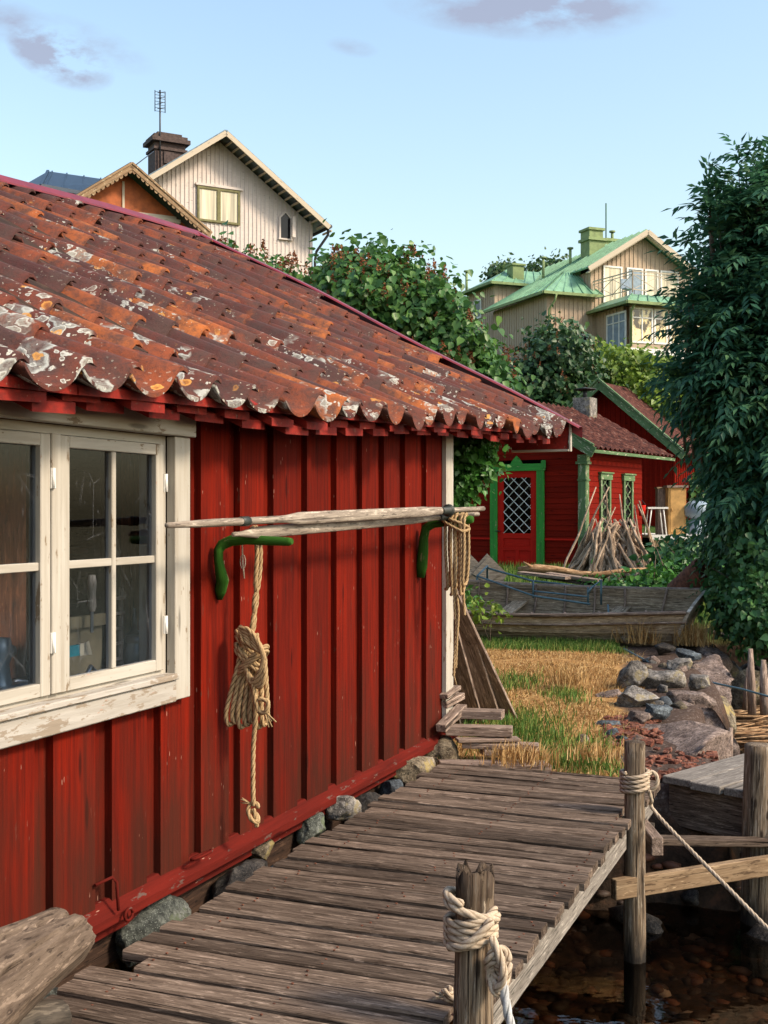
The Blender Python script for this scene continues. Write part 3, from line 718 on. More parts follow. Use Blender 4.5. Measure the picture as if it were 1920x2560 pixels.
# ------------------------------------------------------------------ things behind the window (workshop bench)
def bench(name, label, cat, s, D, z=.857): return Thing(name, label, cat, sd2w(s, D, z), TH)
t = bench('paint_brush', 'flat paint brush with teal handle lying behind the lower left pane of the open sash', 'brush', 3.67, DW+.09, .99)
m = MB(); m.box((-.06, -.006, -.02), (.02, .006, .02)); t.part(m, 'handle', M['teal'])
m = MB(); m.box((.021, -.008, -.022), (.045, .008, .022)); t.part(m, 'ferrule', M['bristle'])
m = MB()
for i in range(14): m.tube([(.045, -.004+.0006*i, -.02+.003*i), (.095, -.006+.001*i, -.024+.0037*i)], .002, 4)
t.part(m, 'bristles', M['bristle'])
tag(t.o, 'flat paint brush with teal handle propped behind the lower left pane', 'brush')
t = bench('cardboard_box', 'brown cardboard box on the bench behind the paint brush', 'box', 3.86, DW+.26)
m = MB(); m.box((-.13, -.07, 0), (.12, .07, .21)); t.part(m, 'carton', M['card']); m = MB(); m.box((-.13, -.075, .205), (.12, -.06, .25), Matrix.Rotation(R(4), 4, 'X')); t.part(m, 'flap', M['card'])
t = bench('chisel', 'wooden handled chisel standing upright above the cardboard box', 'chisel', 3.83, DW+.13, 1.06)
m = MB(); m.lathe([(0, .20), (.013, .20), (.018, .17), (.014, .12), (.017, .08), (.011, .06)], n=12); t.part(m, 'handle', M['oar']); m = MB(); m.box((-.008, -.002, -.02), (.008, .002, .062)); t.part(m, 'blade', M['tin'])
t = bench('glass_jar', 'ribbed glass jar with metal lid behind the lower right pane', 'jar', 4.12, DW+.12)
m = MB(); m.lathe([(0, 0), (.045, 0), (.05, .01), (.05, .09), (.042, .11), (.042, .12)], n=20); t.part(m, 'body', M['bottle']); m = MB(); m.lathe([(.045, .118), (.047, .12), (.047, .145), (0, .147)], n=20); t.part(m, 'lid', M['tin'])
t = bench('iron_clamp', 'blue grey iron bench clamp behind the left sash', 'clamp', 3.32, DW+.14)
m = MB(); m.lathe([(0, 0), (.05, 0), (.055, .03), (.04, .05), (.03, .12), (.045, .16), (.035, .21), (0, .215)], n=16); t.part(m, 'body', M['blue_grey'])
m = MB(); m.tube([(-.11, 0, .17), (.06, 0, .16)], .022, 12); m.tube([(-.11, -.05, .17), (-.11, .05, .17)], .006, 8); t.part(m, 'screw', M['tin'])
m = MB(); m.box((-.07, -.05, 0), (.10, .05, .05), bev=.01); t.part(m, 'base', M['blue_grey'])
t = bench('wooden_frame', 'small wooden frame with rungs leaning behind the lower right pane', 'ladder', 4.02, DW+.15)  # a plain wooden frame of two rails and rungs, no actual ladder
m = MB(); m.beam((-.05, 0, 0), (.0, .02, .34), .016, .012); m.beam((.03, 0, 0), (.06, .02, .34), .016, .012)
for i in range(5): m.beam((-.045+.01*i, 0, .06+.06*i), (.035+.006*i, 0, .06+.06*i), .01, .012)
t.part(m, 'rails', M['grey_plank'])
t = bench('oil_can', 'dented dark oil can behind the lower right pane', 'can', 4.28, DW+.24)
m = MB(); m.lathe([(0, 0), (.05, 0), (.05, .10), (.035, .13), (.012, .15), (.006, .24)], n=16); t.part(m, 'body', M['tin']); m = MB(); m.tube([(.05, 0, .03), (.085, 0, .06), (.08, 0, .1), (.045, 0, .11)], .005, 6); t.part(m, 'handle', M['tin'])
for q, (s, D) in enumerate(((3.60, .08), (3.68, .08), (3.78, .10), (3.92, .08), (4.05, .08), (3.22, .08), (3.40, .10), (3.48, .20))):
    t = bench('bench_tool', 'loose hand tool in the clutter on the window bench', 'tool', s, DW+D); t.o['group'] = 'tools littering the bench'
    m = MB(); a = random.uniform(-.6, .6); dx, dy = math.cos(a)*.07, math.sin(a)*.04
    m.tube([(-dx, -dy, .015), (0, 0, .02+.02*(q % 3)), (dx, dy, .03)], [.006, .009, .004], 8); t.part(m, 'shank', M['tin'])
    m = MB(); m.tube([(-dx*1.7, -dy*1.7, .013), (-dx, -dy, .015)], [.012, .014], 8); t.part(m, 'handle', M['oar'])

# ------------------------------------------------------------------ jetty
J = Thing('jetty', 'weathered grey plank jetty running along the red boathouse wall', 'jetty', (0, 0, 0), TH, None, (4.0, 1.7, -.9))
PS = 3.34, 1.083; PS2 = 6.03, 1.083
m = MB(); s = .7; k = 0; plank_rec = []
while s < 6.78:
    wd = .094+random.uniform(-.005, .005); s2_ = min(s+wd, 6.785)
    Dl = 2.37+random.uniform(-.022, .022); Dr = 1.084+random.uniform(-.016, .012)
    if s < 3.6: Dl += .0
    if abs(s-3.32) < .06: Dl = 2.24
    if abs((s+s2_)/2-PS[0]) < .11: Dr = 1.165
    if abs((s+s2_)/2-PS2[0]) < .10: Dr = 1.155
    # plank as a gently worn strip with rounded edges
    nseg = 10; vs = []; gs = []; r0 = random.uniform(0, 60); tw = random.uniform(-.004, .004); zz0 = random.uniform(-.005, .005)
    for i in range(nseg+1):
        f = i/nseg; D = Dr+(Dl-Dr)*f; zb = zz0+tw*(f-.5)+.003*math.sin(f*5+r0)
        e1 = .002*math.sin(f*9+r0)+random.uniform(-.0015, .0015); e2 = .002*math.cos(f*7+r0)+random.uniform(-.0015, .0015)
        for (ss, z) in ((s+e1, -.036), (s+e1, -.007), (s+e1+.006, 0), (s2_+e2-.006, 0), (s2_+e2, -.007), (s2_+e2, -.036)):
            vs.append((ss, D, z+zb)); gs.append((D+r0, ss+r0, z))
    fs = [(6*i+q, 6*i+6+q, 6*i+6+(q+1) % 6, 6*i+(q+1) % 6) for i in range(nseg) for q in range(6)]+[tuple(range(6)), tuple(6*nseg+q for q in range(5, -1, -1))]
    m.add(vs, fs, gs); plank_rec.append((s, s2_, zz0+.001))
    s += wd+random.uniform(.024, .032); k += 1
nb_ = m
for (sa, sb, zt_) in plank_rec:
    for Dn in (2.20, 1.685, 1.138):
        for sn in (sa+.028, sb-.028):
            q_ = Matrix.Translation((sn+random.uniform(-.006, .006), Dn+random.uniform(-.012, .012), zt_)); nb_.box((-.0035, -.0035, 0), (.0035, .0035, .0035), q_, 1)
J.part(m, 'decking', [M['deck'], M['rust']])
m = MB()
ss = .5
for (a, b) in ((.5, 3.265), (3.415, 5.955)): m.box((a, 1.112, -.172), (b, 1.165, -.042), axis=0, bev=.004)
m.box((6.105, 1.112, -.172), (6.74, 1.165, -.042), axis=0)
J.part(m, 'stringer', M['deck_edge'], label='grey outer stringer under the plank ends')
m = MB(); m.box((.5, 2.16, -.19), (6.74, 2.24, -.042), axis=0); m.box((.5, 1.65, -.19), (6.74, 1.72, -.042), axis=0)
J.part(m, 'joist', M['dark_wood'])
def post(sx_, Dx, z0, z1, r, lean=(0, 0), ragged=True, seed=1, nseg=26, n_=22, flatn=0):
    """a worn round timber with vertical checks and a ragged top"""
    rr = random.Random(seed); m = MB(); vs = []; gs = []; off = rr.uniform(0, 60)
    chk = [rr.uniform(0, 2*math.pi) for _ in range(6)]
    for i in range(nseg+1):
        f = i/nseg; z = z0+(z1-z0)*f
        for j in range(n_):
            a = 2*math.pi*j/n_; rad = r*(1.04-.08*f)*(1+.05*math.sin(2*a+seed)+.03*math.sin(5*a+z*2)+.03*math.sin(z*7+seed))
            for c in chk:
                d = abs((a-c-.3*math.sin(z*2)+math.pi) % (2*math.pi)-math.pi); rad -= r*.16*math.exp(-(d/.10)**2)
            zz = z
            if i >= nseg-1 and ragged: zz += (rr.uniform(-.035, .02) if i == nseg else -.01)
            vs.append((sx_+lean[0]*f+rad*math.cos(a), Dx+lean[1]*f+rad*math.sin(a), zz)); gs.append((z+off, rad*math.cos(a), rad*math.sin(a)))
    fs = [(i*n_+j, i*n_+(j+1) % n_, (i+1)*n_+(j+1) % n_, (i+1)*n_+j) for i in range(nseg) for j in range(n_)]
    b = nseg*n_; o = len(vs)
    for j in range(n_):
        a = 2*math.pi*j/n_; q = rr.uniform(.45, .6)
        vs.append((sx_+lean[0]+r*q*math.cos(a), Dx+lean[1]+r*q*math.sin(a), z1+(rr.uniform(-.06, .01) if ragged else .004))); gs.append((z1+off+.3, math.cos(a)*r*q, math.sin(a)*r*q))
    fs += [(b+j, b+(j+1) % n_, o+(j+1) % n_, o+j) for j in range(n_)]
    vs.append((sx_+lean[0], Dx+lean[1], z1+(-.035 if ragged else .006))); gs.append((off, 0, 0)); fs += [(o+j, o+(j+1) % n_, o+n_) for j in range(n_)]
    m.add(vs, fs, gs, 0, True); return m
# near mooring post (two-tone: dark rotten top, dark foot)
n = NT('mooring_post_wood'); g = n.gc(); ob = n.gc('o'); sxp = n.n('ShaderNodeSeparateXYZ'); n.l(ob, sxp.inputs[0])
a = n.noise(n.map(g, (2.2, 60, 60)), 1, 6, .65, .5); b = n.noise(n.map(g, (7, 130, 130)), 1, 3, .6)
c = n.ramp(a, [(.34, (.035, .020, .012)), (.48, (.13, .085, .05)), (.62, (.27, .20, .13))]); c = n.mix(.35, c, n.ramp(b, [(.35, (.06, .04, .025)), (.65, (.42, .33, .24))]))
cr = n.ramp(n.noise(n.map(g, (1.6, 70, 70), (3, 7, 1)), 1, 3, .6, .9), [(.36, 1.), (.42, 0.)])
c = n.mix(n.math('MULTIPLY', cr, .9), c, (.018, .011, .007))
fl = n.noise(n.map(g, (8, 90, 90), (1, 2, 3)), 1, 4, .7); c = n.mix(n.ramp(fl, [(.56, 0.), (.62, .7)]), c, (.38, .32, .25))
kn = n.vor(n.map(g, (5, 16, 16)), 1); c = n.mix(n.ramp(kn, [(.10, .9), (.18, 0.)]), c, (.03, .018, .01))
zz = n.math('ADD', sxp.outputs[2], n.math('MULTIPLY', n.math('SUBTRACT', n.noise(n.map(g, (4, 25, 25)), 1, 3), .5), .35))
c = n.mix(n.math('MULTIPLY', n.ramp(zz, [(1.20, 0.), (1.28, 1.)]) if False else n.math('GREATER_THAN', zz, 1.24), .75), c, (.035, .02, .012))
c = n.mix(n.ramp(n.math('MULTIPLY', zz, 1.0), [(.22, .93), (.34, 0.)]), c, (.012, .010, .009))
n.bump(n.math('SUBTRACT', a, cr), 1., .012); M['post2'] = n.fin(c, .8, .25)
mp = post(PS[0], PS[1], -1.0, .455, .058, (.012, -.015), True, 3)
pn = J.part(mp, 'mooring_post', M['post2'], label='near mooring post with rotten split top')
mp = post(PS2[0], PS2[1], -1.05, .352, .052, (.0, .0), False, 5)
pf = J.part(mp, 'mooring_post', M['post2'], label='far mooring post with four turns of rope')
m = MB()
for (a, b) in ((2.2, 1.2), (3.4, 2.2), (5.0, 2.2), (6.6, 2.2)):
    m = MB(); m.tube([(a, b, -1.1), (a, b, -.19)], .05, 10); J.part(m, 'support', M['dark_wood'])
m = MB()
m.box((6.50, 1.08, -.30), (6.60, 2.2, -.19), axis=1); m.box((3.42, 1.17, -.32), (3.50, 2.2, -.19), axis=1)
J.part(m, 'cross_joist', M['dark_wood'])
# cross timbers between far post and small landing stage
def wthing(name, label, cat, loc, rot=0, group=None): return Thing(name, label, cat, loc, rot, group)
def solo(mb, name, mat, label, cat, group=None, origin=None, fix=True, kind=None):
    if origin is None:
        v = np.array(mb.v); origin = (float(v[:, 0].mean()), float(v[:, 1].mean()), float(v[:, 2].min()))
    o = mb.build(name, mat, None, origin, fix); tag(o, label, cat, group, kind); return o
m = MB(); m.beam((1.13, 5.915, -.36), (2.25, 6.42, -.36), .045, .10, bev=.004)
solo(m, 'cross_beam', M['tan_wood'], 'yellowed squared timber nailed to the far mooring post', 'beam')
m = MB(); m.beam((1.30, 6.28, -.215), (2.4, 6.52, -.30), .10, .035, bev=.004)
solo(m, 'cross_plank', M['deck'], 'grey plank lying level above the yellowed cross timber', 'plank')
m = MB(); m.box((1.36, 6.10, -.25), (1.42, 6.5, -.155), bev=.004)
solo(m, 'timber_block', M['grey_plank'], 'short timber block end just right of the far mooring post', 'block')

# landing stage at the right
A46 = R(44)
LS = Thing('landing_stage', 'small grey landing stage of wide planks at the right frame edge', 'landing stage', (1.62, 7.02, -.04), A46, None, (0, 0, -.9))
m = MB()
for k in range(6):
    m.box((random.uniform(-.03, .015), -.205*k-.195, -.045), (1.25, -.205*k-.004, random.uniform(-.004, .003)), axis=0, bev=.005)
LS.part(m, 'decking', M['deck_edge'])
m = MB(); m.box((.04, -1.25, -.29), (.10, -.03, -.047), axis=1); LS.part(m, 'beam', M['deck']); m = MB(); m.box((1.1, -1.25, -.25), (1.18, -.03, -.047), axis=1); LS.part(m, 'beam', M['dark_wood'])
m = MB()
for (a, b) in ((.15, -.62), (1.1, -.1), (1.1, -1.1)): m = MB(); m.tube([(a, b, -1.0), (a, b, -.25)], .05, 10); LS.part(m, 'support', M['dark_wood'])
mp = post(0, 0, -.2, 1.13, .082, (.02, 0), False, 9)
o3 = solo(mp, 'mooring_post', M['post2'], 'thick round mooring post standing before the landing stage at the right edge', 'post', origin=(0, 0, 0)); o3.location = (2.03, 6.55, -.9)

# ------------------------------------------------------------------ ropes
def loop(c, r, z, n_=14, tilt=0, dr=0, ph=0, turns=1.0, dz=0):
    return [Vector((c[0]+(r+dr*math.sin(3*a))*math.cos(a+ph), c[1]+(r+dr*math.sin(3*a))*math.sin(a+ph), z+tilt*math.cos(a+ph)+dz*a/(2*math.pi))) for a in np.linspace(0, 2*math.pi*turns, int(n_*turns))]
# near post
pc = sd2w(PS[0]+.004, PS[1]-.006); rp = .0125
m = MB()
m.rope(loop((pc.x, pc.y), .070, .245, tilt=.012, turns=4.0, dz=.021, dr=.003), rp)
m.rope(loop((pc.x, pc.y), .073, .335, tilt=-.028, turns=1.5, dz=.02, ph=1.2, dr=.004), rp)
m.rope([pc+Vector((.055, -.075, .335)), pc+Vector((.02, -.092, .30)), pc+Vector((-.03, -.085, .262)), pc+Vector((-.07, -.04, .245))], rp)
# knot
kc = pc+Vector((.072, -.062, .215))
for q in range(3):
    pts = [kc+Vector((.030*math.cos(a)*(1-.12*q), -.018+.014*math.sin(2*a+q), .038*math.sin(a)-.022*q)) for a in np.linspace(q, q+2*math.pi, 14)]
    m.rope(pts, rp)
m.rope([kc+Vector((-.02, -.01, .07)), kc+Vector((.0, -.045, .03)), kc+Vector((.012, -.05, -.03)), kc+Vector((-.01, -.03, -.075))], rp)
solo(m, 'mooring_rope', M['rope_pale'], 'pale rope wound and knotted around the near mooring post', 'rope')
m = MB(); m.rope([kc+Vector((.01, -.03, -.03)), kc+Vector((.022, -.035, -.12)), kc+Vector((.05, -.04, -.25)), kc+Vector((.078, -.05, -.45)), kc+Vector((.10, -.06, -.9))], .0135)
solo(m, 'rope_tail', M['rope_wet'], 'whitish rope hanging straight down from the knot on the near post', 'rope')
m = MB(); q0 = sd2w(3.48, 1.16, .018)
m.rope([q0+Vector((.06, -.0, .01)), q0+Vector((.0, -.01, .0)), q0+Vector((-.045, .0, .005))], .014)
for a in np.linspace(0, 2*math.pi, 7): m.tube([q0+Vector((-.04, 0, .005)), q0+Vector((-.072-.01*math.sin(a*2), .014*math.cos(a), .008+.012*math.sin(a)))], .003, 5)
m.rope([q0+Vector((-.035, 0, .02))+Vector((.012*math.cos(a), .018*math.sin(a), .006*math.sin(2*a))) for a in np.linspace(0, 6.3, 9)], .008)
solo(m, 'rope_end', M['rope_pale'], 'frayed rope end lying on the planks left of the near post', 'rope')
# far post
pc = sd2w(PS2[0], PS2[1]); rp = .0105
m = MB(); m.rope(loop((pc.x, pc.y), .066, .105, tilt=.008, turns=4.6, dz=.0225, dr=.003), rp)
m.rope([pc+Vector((.07, -.02, .11)), pc+Vector((.10, -.03, .14)), pc+Vector((.105, -.02, .18)), pc+Vector((.08, -.01, .205)), pc+Vector((.05, -.03, .18))], rp)
m.rope([pc+Vector((.06, -.04, .12)), pc+Vector((.075, -.03, .07)), pc+Vector((.10, -.04, .0)), pc+Vector((.30, -.50, -.20)), pc+Vector((.62, -1.2, -.50)), pc+Vector((1.0, -2.0, -.76)), pc+Vector((1.2, -2.4, -.85))], .0098)
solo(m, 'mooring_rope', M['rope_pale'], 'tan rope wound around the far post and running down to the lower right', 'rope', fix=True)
# long coil on first bracket (frame coordinates via sd2w)
def W(s, D, z): return sd2w(s, D, z)
rp = .0105; c1 = (s1+.07, 2.40)
m = MB()
for q in (-1, 1):
    m.rope([W(c1[0]+.016*q, 2.44, 1.37), W(c1[0]+.018*q, 2.37, 1.425+.01*q), W(c1[0]+.016*q, 2.345, 1.34), W(c1[0]+.014*q, 2.352, 1.20), W(c1[0]-.010*q, 2.36, 1.12), W(c1[0]+.008*q, 2.37, 1.03), W(c1[0]+.004*q, 2.38, .97)], rp)
# long hanging loops
for q in range(7):
    a = -.075+.022*q; zb = .60+.012*math.sin(q*2.1); y = 2.36+.03*math.sin(q*1.7)
    # offsets mostly across the view: use D for sideways as seen
    x0 = c1[0]-.03+.008*q
    m.rope([W(x0, 2.40-.006*q, .98), W(x0, 2.425-.012*q, .86), W(x0-.01, 2.455-.020*q, .74), W(x0-.02, 2.475-.024*q, .64), W(x0-.01, 2.470-.024*q, zb-.01), W(x0+.012, 2.452-.022*q, zb+.01), W(x0+.01, 2.44-.02*q, .72), W(x0+.02, 2.41-.012*q, .9)], rp)
# wraps round the head, diagonal
def wrap(zc, rx, rz_, tilt, ph, turns=1, dC=0):
    return [W(c1[0]-.01+rx*.55*math.sin(a+ph), 2.388+dC+rx*math.cos(a+ph), zc+tilt*math.cos(a+ph)+rz_*(a/(2*math.pi))) for a in np.linspace(0, 2*math.pi*turns, int(14*turns))]
m.rope(wrap(.965, .055, -.022, .045, .3, 2.5), rp)
m.rope(wrap(.90, .060, -.022, .050, 1.5, 2.0), rp)
m.rope(wrap(.84, .066, .020, -.060, .5, 2.0, -.02), rp)
for q in range(5):
    m.rope([W(c1[0]-.045-.004*q, 2.42-.006*q, 1.0-.01*q), W(c1[0]-.06, 2.36-.010*q, 1.0-.02*q), W(c1[0]-.065, 2.30-.004*q, .93-.01*q), W(c1[0]-.06, 2.285+.008*q, .83-.005*q), W(c1[0]-.05, 2.31+.012*q, .76+.004*q), W(c1[0]-.04, 2.36+.008*q, .78+.02*q)], rp)
m.rope([W(c1[0]-.05, 2.35, .80), W(c1[0]-.055, 2.33, .70), W(c1[0]-.05, 2.315, .655), W(c1[0]-.055, 2.28, .66), W(c1[0]-.05, 2.275, .70), W(c1[0]-.05, 2.32, .71)], .010)
for q in range(9):
    m.tube([W(c1[0]-.05, 2.29, .66), W(c1[0]-.05+random.uniform(-.02, .02), 2.28-random.uniform(.0, .05), .64-random.uniform(0, .05))], .003, 5)
m.rope([W(c1[0]-.02, 2.36, .78), W(c1[0]-.03, 2.345, .64), W(c1[0]-.02, 2.36, .50), W(c1[0]-.02, 2.362, .36), W(c1[0]-.02, 2.36, .245)], rp)
kk = W(c1[0]-.02, 2.36, .235)
m.rope([kk+Vector((.022*math.cos(a), .01*math.sin(a), .03*math.sin(a*.9)-.005*a)) for a in np.linspace(0, 9, 16)], .010)
for q in range(7): m.tube([kk+Vector((-.01, 0, .02)), kk+Vector((-.045-.01*random.random(), random.uniform(-.01, .01), .03+random.uniform(-.01, .02)))], .003, 5)
m.rope([kk, kk+Vector((.01, 0, -.04)), kk+Vector((.015, 0, -.08))], .0105)
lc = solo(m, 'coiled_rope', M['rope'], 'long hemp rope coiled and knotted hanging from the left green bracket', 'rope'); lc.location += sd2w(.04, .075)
# thin string by the coil
m = MB(); m.tube([W(s1+.02, 2.445, 1.42), W(s1+.02, 2.45, 1.36), W(s1+.02, 2.447, 1.28), W(s1+.02, 2.44, 1.22)], .0035, 6); m.tube([W(s1+.02, 2.447+.012*math.cos(a), 1.29+.03*math.sin(a)) for a in np.linspace(0, 6.3, 12)], .0025, 5)
solo(m, 'thin_string', M['rope_pale'], 'short thin pale string dangling left of the long rope coil', 'string')
# second coil on second bracket
m = MB(); cs = s2
for q in range(7):
    y = 2.385-.020*q; x = cs+.02*math.sin(q*2)
    zt, zb = 1.49, 1.03+.03*math.sin(q*2.3)
    m.rope([W(x, y, zt-.03), W(x-.012, y-.004, zt), W(x-.045, y, zt-.05), W(x-.05, y+.004*math.sin(q), 1.28), W(x-.045, y+.003*q-.01, zb+.03), W(x-.02, y+.01, zb), W(x+.03, y+.006, zb+.03), W(x+.045, y, 1.25), W(x+.03, y, zt-.06), W(x+.0, y, zt-.02)], .0095)
m.rope([W(cs-.07, 2.40, 1.45), W(cs-.075, 2.33, 1.41), W(cs-.07, 2.27, 1.385), W(cs, 2.25, 1.40), W(cs-.06, 2.28, 1.43), W(cs-.07, 2.36, 1.46)], .0095)
m.rope([W(cs-.03, 2.33, 1.06), W(cs-.03, 2.335, .95), W(cs-.03, 2.325, .8), W(cs-.03, 2.335, .62), W(cs-.03, 2.34, .50)], .0085)
m.rope([W(cs-.03, 2.33, 1.05), W(cs-.03, 2.31, .9), W(cs-.03, 2.32, .72), W(cs-.02, 2.33, .55)], .0085)
m.rope([W(cs, 2.29, 1.06), W(cs, 2.285, .95), W(cs, 2.28, .87)], .009)
for q in range(6): m.tube([W(cs-.03, 2.335, .50), W(cs-.03, 2.335+random.uniform(-.015, .015), .45)], .003, 5)
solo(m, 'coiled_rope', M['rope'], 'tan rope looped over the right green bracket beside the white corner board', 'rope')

# ------------------------------------------------------------------ oars
def oar(name, label, pA, pB, bl0, bl1, shaft_r, blade_w, collar, wdir=0):
    """pA = left tip, pB = right end, blade from bl0 to bl1 (fractions)"""
    t = Thing(name, label, 'oar', pA, 0); a = Vector((0, 0, 0)); b = Vector(pB)-Vector(pA); m = MB(); d = b.normalized()
    side = d.cross(Vector((0, 0, 1))).normalized(); up = side.cross(d)
    L_ = b.length; vs = []; gs = []; n_ = 12; K = 60
    for i in range(K+1):
        f = i/K; p = d*L_*f
        bf = min(1, max(0, (f-bl0)/.04)) * min(1, max(0, (bl1-f)/.16))
        rw = shaft_r*(1-bf)+blade_w*bf; rt = shaft_r*(1-bf)+.009*bf
        if f < bl0: rw = rt = shaft_r*(.65+.35*min(1, f/.08))
        for j in range(n_):
            an = 2*math.pi*j/n_; vs.append(p+up*rw*math.sin(an)*.99+side*rt*math.cos(an)); gs.append((f*L_+wdir*7, rw*math.sin(an), rt*math.cos(an)))
    fs = [(i*n_+j, i*n_+(j+1) % n_, (i+1)*n_+(j+1) % n_, (i+1)*n_+j) for i in range(K) for j in range(n_)]+[tuple(range(n_)), tuple(K*n_+j for j in range(n_))]
    m.add(vs, fs, gs, 0, True); t.part(m, 'shaft_and_blade', M['oar'])
    if collar:
        m = MB(); c0 = d*L_*collar; m.tube([c0-d*.06, c0-d*.058, c0+d*.05, c0+d*.055, c0+d*.058, c0+d*.075, c0+d*.078], [.020, shaft_r+.007, shaft_r+.008, shaft_r+.012, shaft_r+.022, shaft_r+.022, .02], 16)
        t.part(m, 'collar', M['leather'])
    return t
oar('oar', 'long grey oar with black collar lying on the green brackets nearest the viewer', W(3.70, 2.335, 1.452), W(7.46, 2.32, 1.522), .245, .86, .016, .029, .80)
oar('oar', 'second pale oar lying behind and slightly below the collared oar', W(4.22, 2.355, 1.410), W(7.58, 2.395, 1.487), .03, .78, .015, .027, .78, 1)
m = MB(); m.tube([W(4.24, 2.333, 1.462), W(4.245, 2.333, 1.462), W(4.30, 2.333, 1.463), W(4.305, 2.333, 1.463)], [.012, .0205, .0205, .012], 12)
solo(m, 'oar_sleeve', M['leather'], 'narrow dark band round the collared oar where its blade begins', 'band')

# ------------------------------------------------------------------ big timber at the lower left
def rock(name, c, r, mat, label, cat='stone', group=None, seed=0, flat=1.0, sub=4, rough=.28, rot=0, blocky=0.0):
    import bmesh
    bm = bmesh.new(); bmesh.ops.create_icosphere(bm, subdivisions=sub, radius=1)
    rr = random.Random(seed); o = Vector((rr.uniform(-50, 50), rr.uniform(-50, 50), rr.uniform(-50, 50)))
    planes = [(Vector((rr.gauss(0, 1), rr.gauss(0, 1), rr.gauss(0, 1))).normalized(), rr.uniform(.48, .80)) for _ in range(13)]
    for v in bm.verts:
        p = v.co.copy()
        if blocky:
            mxx = max(abs(p.x), abs(p.y), abs(p.z)); p = p.lerp(p/mxx*.85, blocky)
        for nn_, d in planes:
            e = p.dot(nn_)-d
            if e > 0: p -= nn_*e*.97
        f = mnoise.fractal(p*1.3+o, 1.0, 2.1, 4); p += p.normalized()*f*rough*.4
        f = mnoise.fractal(p*5+o, 1, 2, 3); p += p.normalized()*f*.05
        v.co = Vector((p.x*r[0], p.y*r[1], p.z*r[2]))
    me = bpy.data.meshes.new(name); bm.to_mesh(me); bm.free(); me.materials.append(mat)
    me.polygons.foreach_set('use_smooth', [True]*len(me.polygons))
    ob = bpy.data.objects.new(name, me); C.objects.link(ob); ob.location = c; ob.rotation_euler = (0, 0, rot); tag(ob, label, cat, group); return ob
m = MB(); K = 26; n_ = 56; vs = []; gs = []
A0 = P(160, 2335, 3.40); A1 = P(-330, 2655, 2.5); dd = (A1-A0); Ld = dd.length; dd.normalize(); sdv = dd.cross(Vector((0, 0, 1))).normalized(); upv = sdv.cross(dd)
facet = [random.Random(4).uniform(-1, 1) for _ in range(1)]
for i in range(K+1):
    f = i/K
    for j in range(n_):
        an = 2*math.pi*j/n_; oct_ = 1/max(math.cos(((an+.3) % (math.pi/3.5))-math.pi/7), .7)
        r = (.086+.076*f)*(.93+.95*(oct_-1))*(1+.02*math.sin(f*9+an*2))
        for ac, dp in ((2.6, .10), (1.9, .16), (1.1, .12), (3.4, .10), (.4, .08)):
            dq = abs((an-ac-.12*math.sin(f*6+ac)+math.pi) % (2*math.pi)-math.pi); r *= 1-dp*math.exp(-(dq/.045)**2)
        if i == 0: r *= .95
        dz_ = (random.uniform(-.008, .008) if i < 1 else 0)+(0 if i else -.012)
        ff = 0 if i == 0 else (.02+(f-1/K)*.98)
        vs.append(A0+dd*(Ld*ff+dz_+.05*math.sin(an+.4)*(1-ff))+sdv*r*math.cos(an)+upv*r*math.sin(an)); gs.append((f*Ld, r*math.cos(an), r*math.sin(an)))
fs = [(i*n_+j, i*n_+(j+1) % n_, (i+1)*n_+(j+1) % n_, (i+1)*n_+j) for i in range(K) for j in range(n_)]+[tuple(range(n_)), tuple(K*n_+j for j in range(n_))]
m.add(vs, fs, gs, 0, False)
M['log'] = wood('cracked_old_timber', (.035, .022, .015), (.115, .080, .056), (.21, .155, .115), .02, .9, 24, 1.0, 1.)
solo(m, 'old_timber', M['log'], 'big cracked round timber lying across the lower left corner', 'timber')
m = MB(); a = P(70, 2520, 3.3); m.tube([a+Vector((-.3, -.3, -.1)), a+Vector((.0, 0, -.05)), a+Vector((.06, .08, -.07))], [.07, .075, .06], 12, noise=.05)
solo(m, 'dark_log', M['dark_wood'], 'dark log end just beneath the big cracked timber', 'log')

# ------------------------------------------------------------------ foundation stones along the wall
fst = [(3.20, 2.56, -.20, .25, .18, .16, 'stone_green', 'broad dark flat stone below the sill at the near end of the wall'),
       (4.02, 2.58, -.12, .30, .13, .13, 'stone_green', 'big squared green grey granite block under the wall'),
       (4.62, 2.56, -.16, .22, .13, .13, 'stone_dark', 'dark stone under the wall right of the granite block'),
       (4.95, 2.62, -.06, .14, .08, .08, 'stone_tan', 'small brown stone wedged under the sill by the rope end'),
       (5.05, 2.50, -.17, .22, .12, .10, 'stone_blue', 'blue grey stone sloping down below the jetty edge'),
       (5.42, 2.58, -.07, .12, .08, .09, 'stone_green', 'narrow mossy stone halfway along the wall'),
       (5.72, 2.56, -.05, .15, .10, .095, 'stone_grey', 'pale round grey stone halfway along the wall'),
       (6.10, 2.58, -.12, .24, .10, .09, 'stone_dark', 'long dark stone behind the pale round grey one'),
       (6.45, 2.56, -.10, .10, .10, .08, 'stone_blue', 'small blue black stone before the yellow lichen stone'),
       (6.80, 2.55, -.06, .27, .12, .11, 'stone_tan', 'long yellow lichened stone under the wall near the corner'),
       (7.32, 2.55, -.05, .22, .14, .11, 'stone_tan', 'yellow topped boulder right under the wall corner')]
for i, (s, D, z, a, b, c, mt, lb) in enumerate(fst):
    rock('foundation_stone', sd2w(s, D, z), (a, b, c), M[mt], lb, 'stone', None, 100+i, rot=TH+random.uniform(-.15, .15), blocky=.6)
